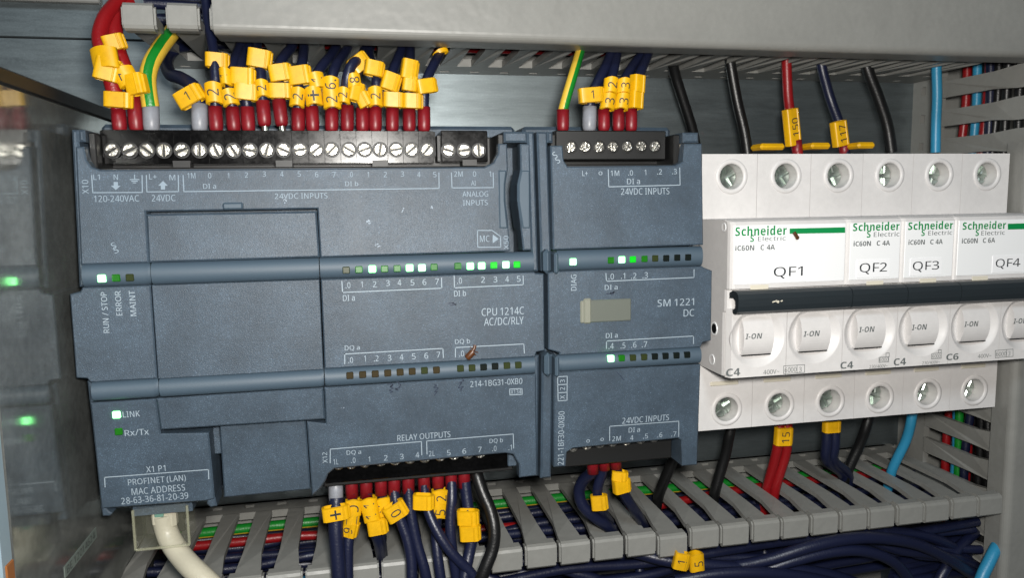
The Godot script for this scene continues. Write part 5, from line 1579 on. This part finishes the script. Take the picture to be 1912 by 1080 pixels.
# ---------------------------------------------------------------- cables in and round the trunking
func build_cables() -> void:
	# network lead
	var o := thing("network_cable", "ivory network cable hanging from the clear plug under the controller", "cable", Vector3(10.45, 0.08, 64))
	var b := MB.new()
	b.tube(smoothed(PackedVector3Array([Vector3(9.04, 2.3, 60.5), Vector3(9.66, -2.08, 60.5), Vector3(11.1, -4.88, 62), Vector3(13.99, -7.68, 65), Vector3(17.46, -9.54, 69), Vector3(21.61, -12.46, 72), Vector3(25.21, -16.46, 74)])), 2.75, 18)
	put("jacket", b, M.ivory, o)
	b = MB.new()
	var pb := MB.new()
	pb.box(Vector3.ZERO, Vector3(13.0, 10.8, 8.0), 0.6)
	b.blend(pb, Transform3D(Basis(Vector3(0, 0, 1), 0.05), Vector3(9.92, 0.84, 62)))
	put("clear_plug", b, M.clear, o)
	for e in [[-6.3, 0.0, 0.6, 10.4], [6.3, 0.0, 0.6, 10.4], [0.0, -5.2, 12.6, 0.5]]:
		b = MB.new()
		b.box(Vector3(9.92, 0.84, 62) + Vector3(e[0], e[1], 3.9), Vector3(e[2], e[3], 0.7), 0.1)
		put("plug_rib", b, M.clear_rib, o)
	b = MB.new()
	b.box(Vector3(8.48, -0.69, 56), Vector3(9.6, 8.0, 0.8), 0.2)
	put("plug_dark_back", b, M.black, o)  # black sheet added behind the clear plug, shade put in as colour
	b = MB.new()
	b.box(Vector3(8.22, 1.73, 61), Vector3(2.6, 3.4, 3.4), 0.3)
	b.box(Vector3(9.99, 1.05, 60.5), Vector3(5.0, 5.0, 3.6), 0.8)
	put("strain_relief", b, M.ivory, o)
	b = MB.new()
	b.box(Vector3(11.93, 4.54, 62.5), Vector3(1.5, 2.8, 0.8), 0.2)
	put("orange_core", b, plain(Color(0.75, 0.25, 0.10), 0.4), o)
	b = MB.new()
	b.box(Vector3(8.73, 4.3, 62.5), Vector3(2.2, 4.0, 0.8), 0.2)
	put("green_core", b, plain(Color(0.35, 0.52, 0.47), 0.4), o)
	b = MB.new()
	b.box(Vector3(10.0, 6.5, 58.0), Vector3(14.0, 6.0, 11.0))
	tag(put("network_socket", b, M.housing), "dark socket over the clear network plug", "socket")
	# wires lying along the lower trunking, seen through its slots
	var r := RandomNumberGenerator.new()
	r.seed = 9
	for i in 34:
		var y := -28.5 - 4.2 * (i % 6) - r.randf() * 2.0
		var z := 6.0 + 7.6 * int(i / 6) + r.randf() * 3.0
		if z > 46.0 and y > -34.0: y -= 5.0
		var path := PackedVector3Array()
		for k in 12:
			path.append(Vector3(-4.0 + 25.0 * k, y + r.randf_range(-1.3, 1.3), z + r.randf_range(-1.5, 1.5)))
		wire("dark blue wire lying along the lower trunking, seen between its fingers", path, 1.5, "navy", "trunking_wire", "dark blue wires along the lower trunking")
	wire("light blue wire lying along the lower trunking near its open front", PackedVector3Array([Vector3(-4, -28, 46), Vector3(16, -27.5, 46), Vector3(34, -28.5, 44), Vector3(52, -31, 40), Vector3(80, -36, 32), Vector3(120, -40, 26)]), 1.7, "sky", "trunking_wire")
	wire("red wire along the back of the lower trunking", PackedVector3Array([Vector3(-4, -27.5, 14), Vector3(20, -27.3, 15), Vector3(38, -27.5, 14.5), Vector3(60, -29, 15), Vector3(90, -30, 18), Vector3(140, -29, 20), Vector3(200, -26, 16), Vector3(262, -26, 14)]), 1.5, "red", "trunking_wire")
	striped_wire("green and yellow wire along the back of the lower trunking", PackedVector3Array([Vector3(-4, -25.8, 8.8), Vector3(30, -25.6, 8.8), Vector3(80, -25.9, 9.0), Vector3(130, -25.6, 8.8), Vector3(190, -26.2, 9.0), Vector3(262, -26.2, 9.0)]), 1.7, 0.9, 3.4)
	# the heap below the trunking
	var heap := [
		["dark blue cable arching high under the breakers' end of the trunking", PackedVector3Array([Vector3(159.34, -35.16, 52), Vector3(171.08, -34.69, 54), Vector3(183.37, -32.68, 56), Vector3(196.4, -28.98, 58), Vector3(210.24, -27.86, 58), Vector3(224.14, -29.67, 57), Vector3(240.13, -34.94, 55), Vector3(260.25, -46.69, 52), Vector3(275.73, -58.1, 48)]), 1.9],
		["dark blue cable lying level behind the pair of yellow markers", PackedVector3Array([Vector3(141.29, -28.8, 48), Vector3(150.33, -30.75, 52), Vector3(160.16, -32.33, 54), Vector3(177.9, -35.36, 55), Vector3(196.77, -38.34, 55), Vector3(212.59, -43.69, 54), Vector3(227.06, -51.78, 52)]), 1.9],
		["dark blue cable in a low arch inside the higher one", PackedVector3Array([Vector3(178.53, -38.26, 54), Vector3(191.55, -33.51, 57), Vector3(205.97, -31.49, 58), Vector3(217.63, -33.01, 58), Vector3(228.55, -38.58, 57), Vector3(236.72, -47.64, 55), Vector3(239.96, -54.26, 54)]), 1.8],
		["dark blue cable curving out behind the two arches", PackedVector3Array([Vector3(202.54, -36.74, 46), Vector3(215.03, -32.73, 48), Vector3(231.3, -32.25, 48), Vector3(246.94, -35.55, 47), Vector3(259.98, -41.34, 46), Vector3(270.03, -49.41, 44), Vector3(277.08, -59.36, 42)]), 1.8],
		["dark blue cable along the bottom edge under the arches", PackedVector3Array([Vector3(152.17, -35.77, 56), Vector3(165.37, -34.11, 58), Vector3(179.29, -34.95, 59), Vector3(194.84, -38.75, 58), Vector3(211.8, -45.14, 56), Vector3(225.54, -52.4, 54)]), 1.8],
		["dark blue cable rising steeply near the light blue one", PackedVector3Array([Vector3(249.75, -55.73, 50), Vector3(253.6, -48.43, 50), Vector3(261.35, -43, 47), Vector3(272.45, -40.58, 42), Vector3(288.14, -40.65, 34)]), 1.8],
	]
	for h in heap:
		wire(h[0], h[1], h[2], "navy", "loose_cable")
	for i in 9:
		var f := i / 8.0
		var a := Vector3(235.92, -52.19, 46).lerp(Vector3(246.64, -41.62, 40), f)
		var e := Vector3(285.65, -55.66, 40).lerp(Vector3(289.76, -42.53, 30), f)
		var m := a.lerp(e, 0.5) + Vector3(0, 1.0 + 0.8 * sin(i * 2.1), 1.5 * cos(i * 1.7))
		wire("dark blue wire in the fan running up to the upright trunking", PackedVector3Array([a, m, e]), 1.5, "navy", "loose_cable", "fan of dark blue wires by the upright trunking")
	for i in 18:
		var xs := 880.0 + 62.0 * i
		var x := 88.0 + 9.4 * i + r.randf_range(-3, 3)
		var z := r.randf_range(20, 46)
		var path := PackedVector3Array([Vector3(x - 16, -30 - r.randf() * 4, z), Vector3(x - 4, -35 - r.randf() * 6, z + 4), Vector3(x + 12, -40 - r.randf() * 10, z + 5), Vector3(x + 30, -52 - r.randf() * 8, z)])
		if i % 3 == 0: path = PackedVector3Array([Vector3(x, -29, z - 6), Vector3(x - 1, -38, z + 2), Vector3(x - 4, -50, z + 8), Vector3(x - 10, -66, z + 8)])
		wire("dark blue wire in the tangle under the lower trunking", path, 1.6, "navy", "loose_cable", "tangle of dark blue wires under the lower trunking")
	var c := wire("light blue cable slanting down at the foot of the upright trunking", PackedVector3Array([Vector3(297.26, -37.63, 36), Vector3(282.21, -39.06, 46), Vector3(272.82, -40.4, 52), Vector3(268.1, -44.32, 54), Vector3(264.46, -49.16, 55), Vector3(261.39, -55.94, 56)]), 2.0, "sky", "loose_cable")
	c = thing("marker_pair", "pair of yellow markers on a cable below the trunking", "marker", Vector3(156.21, -29.2, 57))
	marker(c, Vector3(153.57, -28.89, 57), 4.6, 5.4, -12, true, "1", -10)
	marker(c, Vector3(158.69, -29.83, 57), 4.6, 5.6, 4, false, "5", 0)
	# wires in the upper trunking and in the upright one
	for i in 10:
		var path := PackedVector3Array()
		var y := 128.5 + 3.6 * (i % 5) + r.randf()
		var z := 12.0 + 15.0 * int(i / 5) + r.randf() * 6.0
		for k in 10:
			path.append(Vector3(6.0 + 30.0 * k, y + r.randf_range(-0.8, 0.8), z + r.randf_range(-2, 2)))
		wire("dark blue wire lying in the upper trunking behind its fingers", path, 1.5, "navy", "trunking_wire", "dark blue wires in the upper trunking")
	wire("red wire lying in the upper trunking behind its fingers", PackedVector3Array([Vector3(30, 128.0, 24), Vector3(110, 127.6, 26), Vector3(190, 128.0, 24), Vector3(270, 128.2, 22)]), 1.5, "red", "trunking_wire")
	var upright := [[280.5, 19, "red"], [280.0, 23.5, "sky"], [281.5, 28, "red"], [281.0, 33, "ink_black"], [280.5, 37.5, "ink_black"], [282.5, 42, "ink_black"], [284.5, 20, "ink_black"], [285.5, 26, "ink_black"], [286.0, 32, "ink_black"], [286.0, 38, "ink_black"], [279.6, 30.5, "navy"]]
	var words_ := ["first", "second", "third", "fourth", "fifth", "sixth"]
	var lab := {"red": "red wire standing in the upright trunking", "sky": "light blue wire standing in the upright trunking", "navy": "dark blue wire standing in the upright trunking", "ink_black": "black wire standing in the upright trunking"}
	for u in upright:
		var path := PackedVector3Array()
		for k in 9:
			path.append(Vector3(u[0] + r.randf_range(-0.6, 0.6), 140.0 - 26.0 * k, u[1] + r.randf_range(-1.2, 1.2)))
		wire(lab[u[2]], path, 1.5, u[2], "trunking_wire", {"red": "red", "sky": "light blue", "navy": "dark blue", "ink_black": "black"}[u[2]] + " wires in the upright trunking")
	wire("green wire crossing the lower slots of the upright trunking", PackedVector3Array([Vector3(280, 30, 25), Vector3(279.6, 0, 25.5), Vector3(280, -30, 26), Vector3(280, -60, 26)]), 1.5, "green", "trunking_wire")


# ---------------------------------------------------------------- small things
func build_small_things() -> void:
	# yellow insulating caps behind the breakers' tops
	var caps := [Vector2(190.56, 96.97), Vector2(207.58, 97.24), Vector2(224.11, 97.42)]
	var who := ["first yellow insulating cap, left of the red wire over the breakers", "yellow insulating cap between the red and the dark blue wire over the breakers", "yellow insulating cap beyond the dark blue wire over the breakers"]
	for i in 3:
		var b := MB.new()
		b.box(Vector3(caps[i].x, caps[i].y - 0.2, 38), Vector3([8.6, 7.0, 6.4][i], 2.0, 7.0), 0.7)
		tag(put("insulating_cap", b, M.yellow), who[i], "insulating cap")
	# dried insect on the controller
	var o := thing("dead_insect", "dried brown insect stuck on the controller front by the DQ b lamps", "insect", Vector3(88.29, 41.73, 71.2))
	var b := MB.new()
	b.tube(PackedVector3Array([Vector3(87.24, 40.89, 71.6), Vector3(87.9, 41.61, 71.9), Vector3(88.63, 42.39, 71.8)]), 0.9, 10)
	b.tube(PackedVector3Array([Vector3(88.53, 42.36, 71.6), Vector3(89.12, 43.29, 71.5), Vector3(89.3, 43.95, 71.3)]), 0.45, 8)
	put("body", b, M.amber, o)
	b = MB.new()
	for q in [[Vector3(87.71, 41.36, 71.3), Vector3(86.64, 41.95, 71.1)], [Vector3(88.28, 41.61, 71.3), Vector3(89.56, 41.22, 71.1)], [Vector3(88.85, 42.43, 71.3), Vector3(90.14, 41.89, 71.1)], [Vector3(88.72, 42.71, 71.3), Vector3(88.07, 43.56, 71.1)]]:
		b.tube(PackedVector3Array(q), 0.12, 6)
	put("leg", b, M.amber, o)
	b = MB.new()
	b.tube(PackedVector3Array([Vector3(181.16, 70.89, 68.9), Vector3(181.74, 69.98, 69.1), Vector3(182.39, 69.05, 68.9)]), 0.5, 8)
	b.tube(PackedVector3Array([Vector3(181.62, 70.28, 69.0), Vector3(182.84, 69.48, 68.7)]), 0.25, 6)
	tag(put("insect_case", b, M.amber), "small brown insect case under the green stripe of the first breaker", "insect")
	b = MB.new()
	for q in 6:
		b.box(Vector3(174.13, 52.15, 72.6) + Vector3(rng.randf_range(-1.6, 1.6), rng.randf_range(-0.4, 0.4), 0), Vector3(rng.randf_range(0.5, 1.1), 0.35, 0.25), 0.08, Basis(Vector3(0, 0, 1), rng.randf_range(-0.6, 0.6)))
	tag(put("dirt_crumb", b, M.cream), "pale crumbs of dirt on the first breaker's black handle", "dirt")
	b = MB.new()
	for q in [[395,716], [381,722], [364,730], [330,728], [322,733], [388,730]]:
		pass
	for q in [Vector2(25.15, 38.71), Vector2(21.31, 36.74), Vector2(17.3, 37.53)]:
		b.box(Vector3(q.x, q.y, 72.5), Vector3(rng.randf_range(0.5, 1.2), 0.3, 0.2), 0.05, Basis(Vector3(0, 0, 1), rng.randf_range(-0.5, 0.9)))
	tag(put("dirt_crumb", b, M.grime), "pale crumbs of dirt on the controller's lower ridge", "dirt")
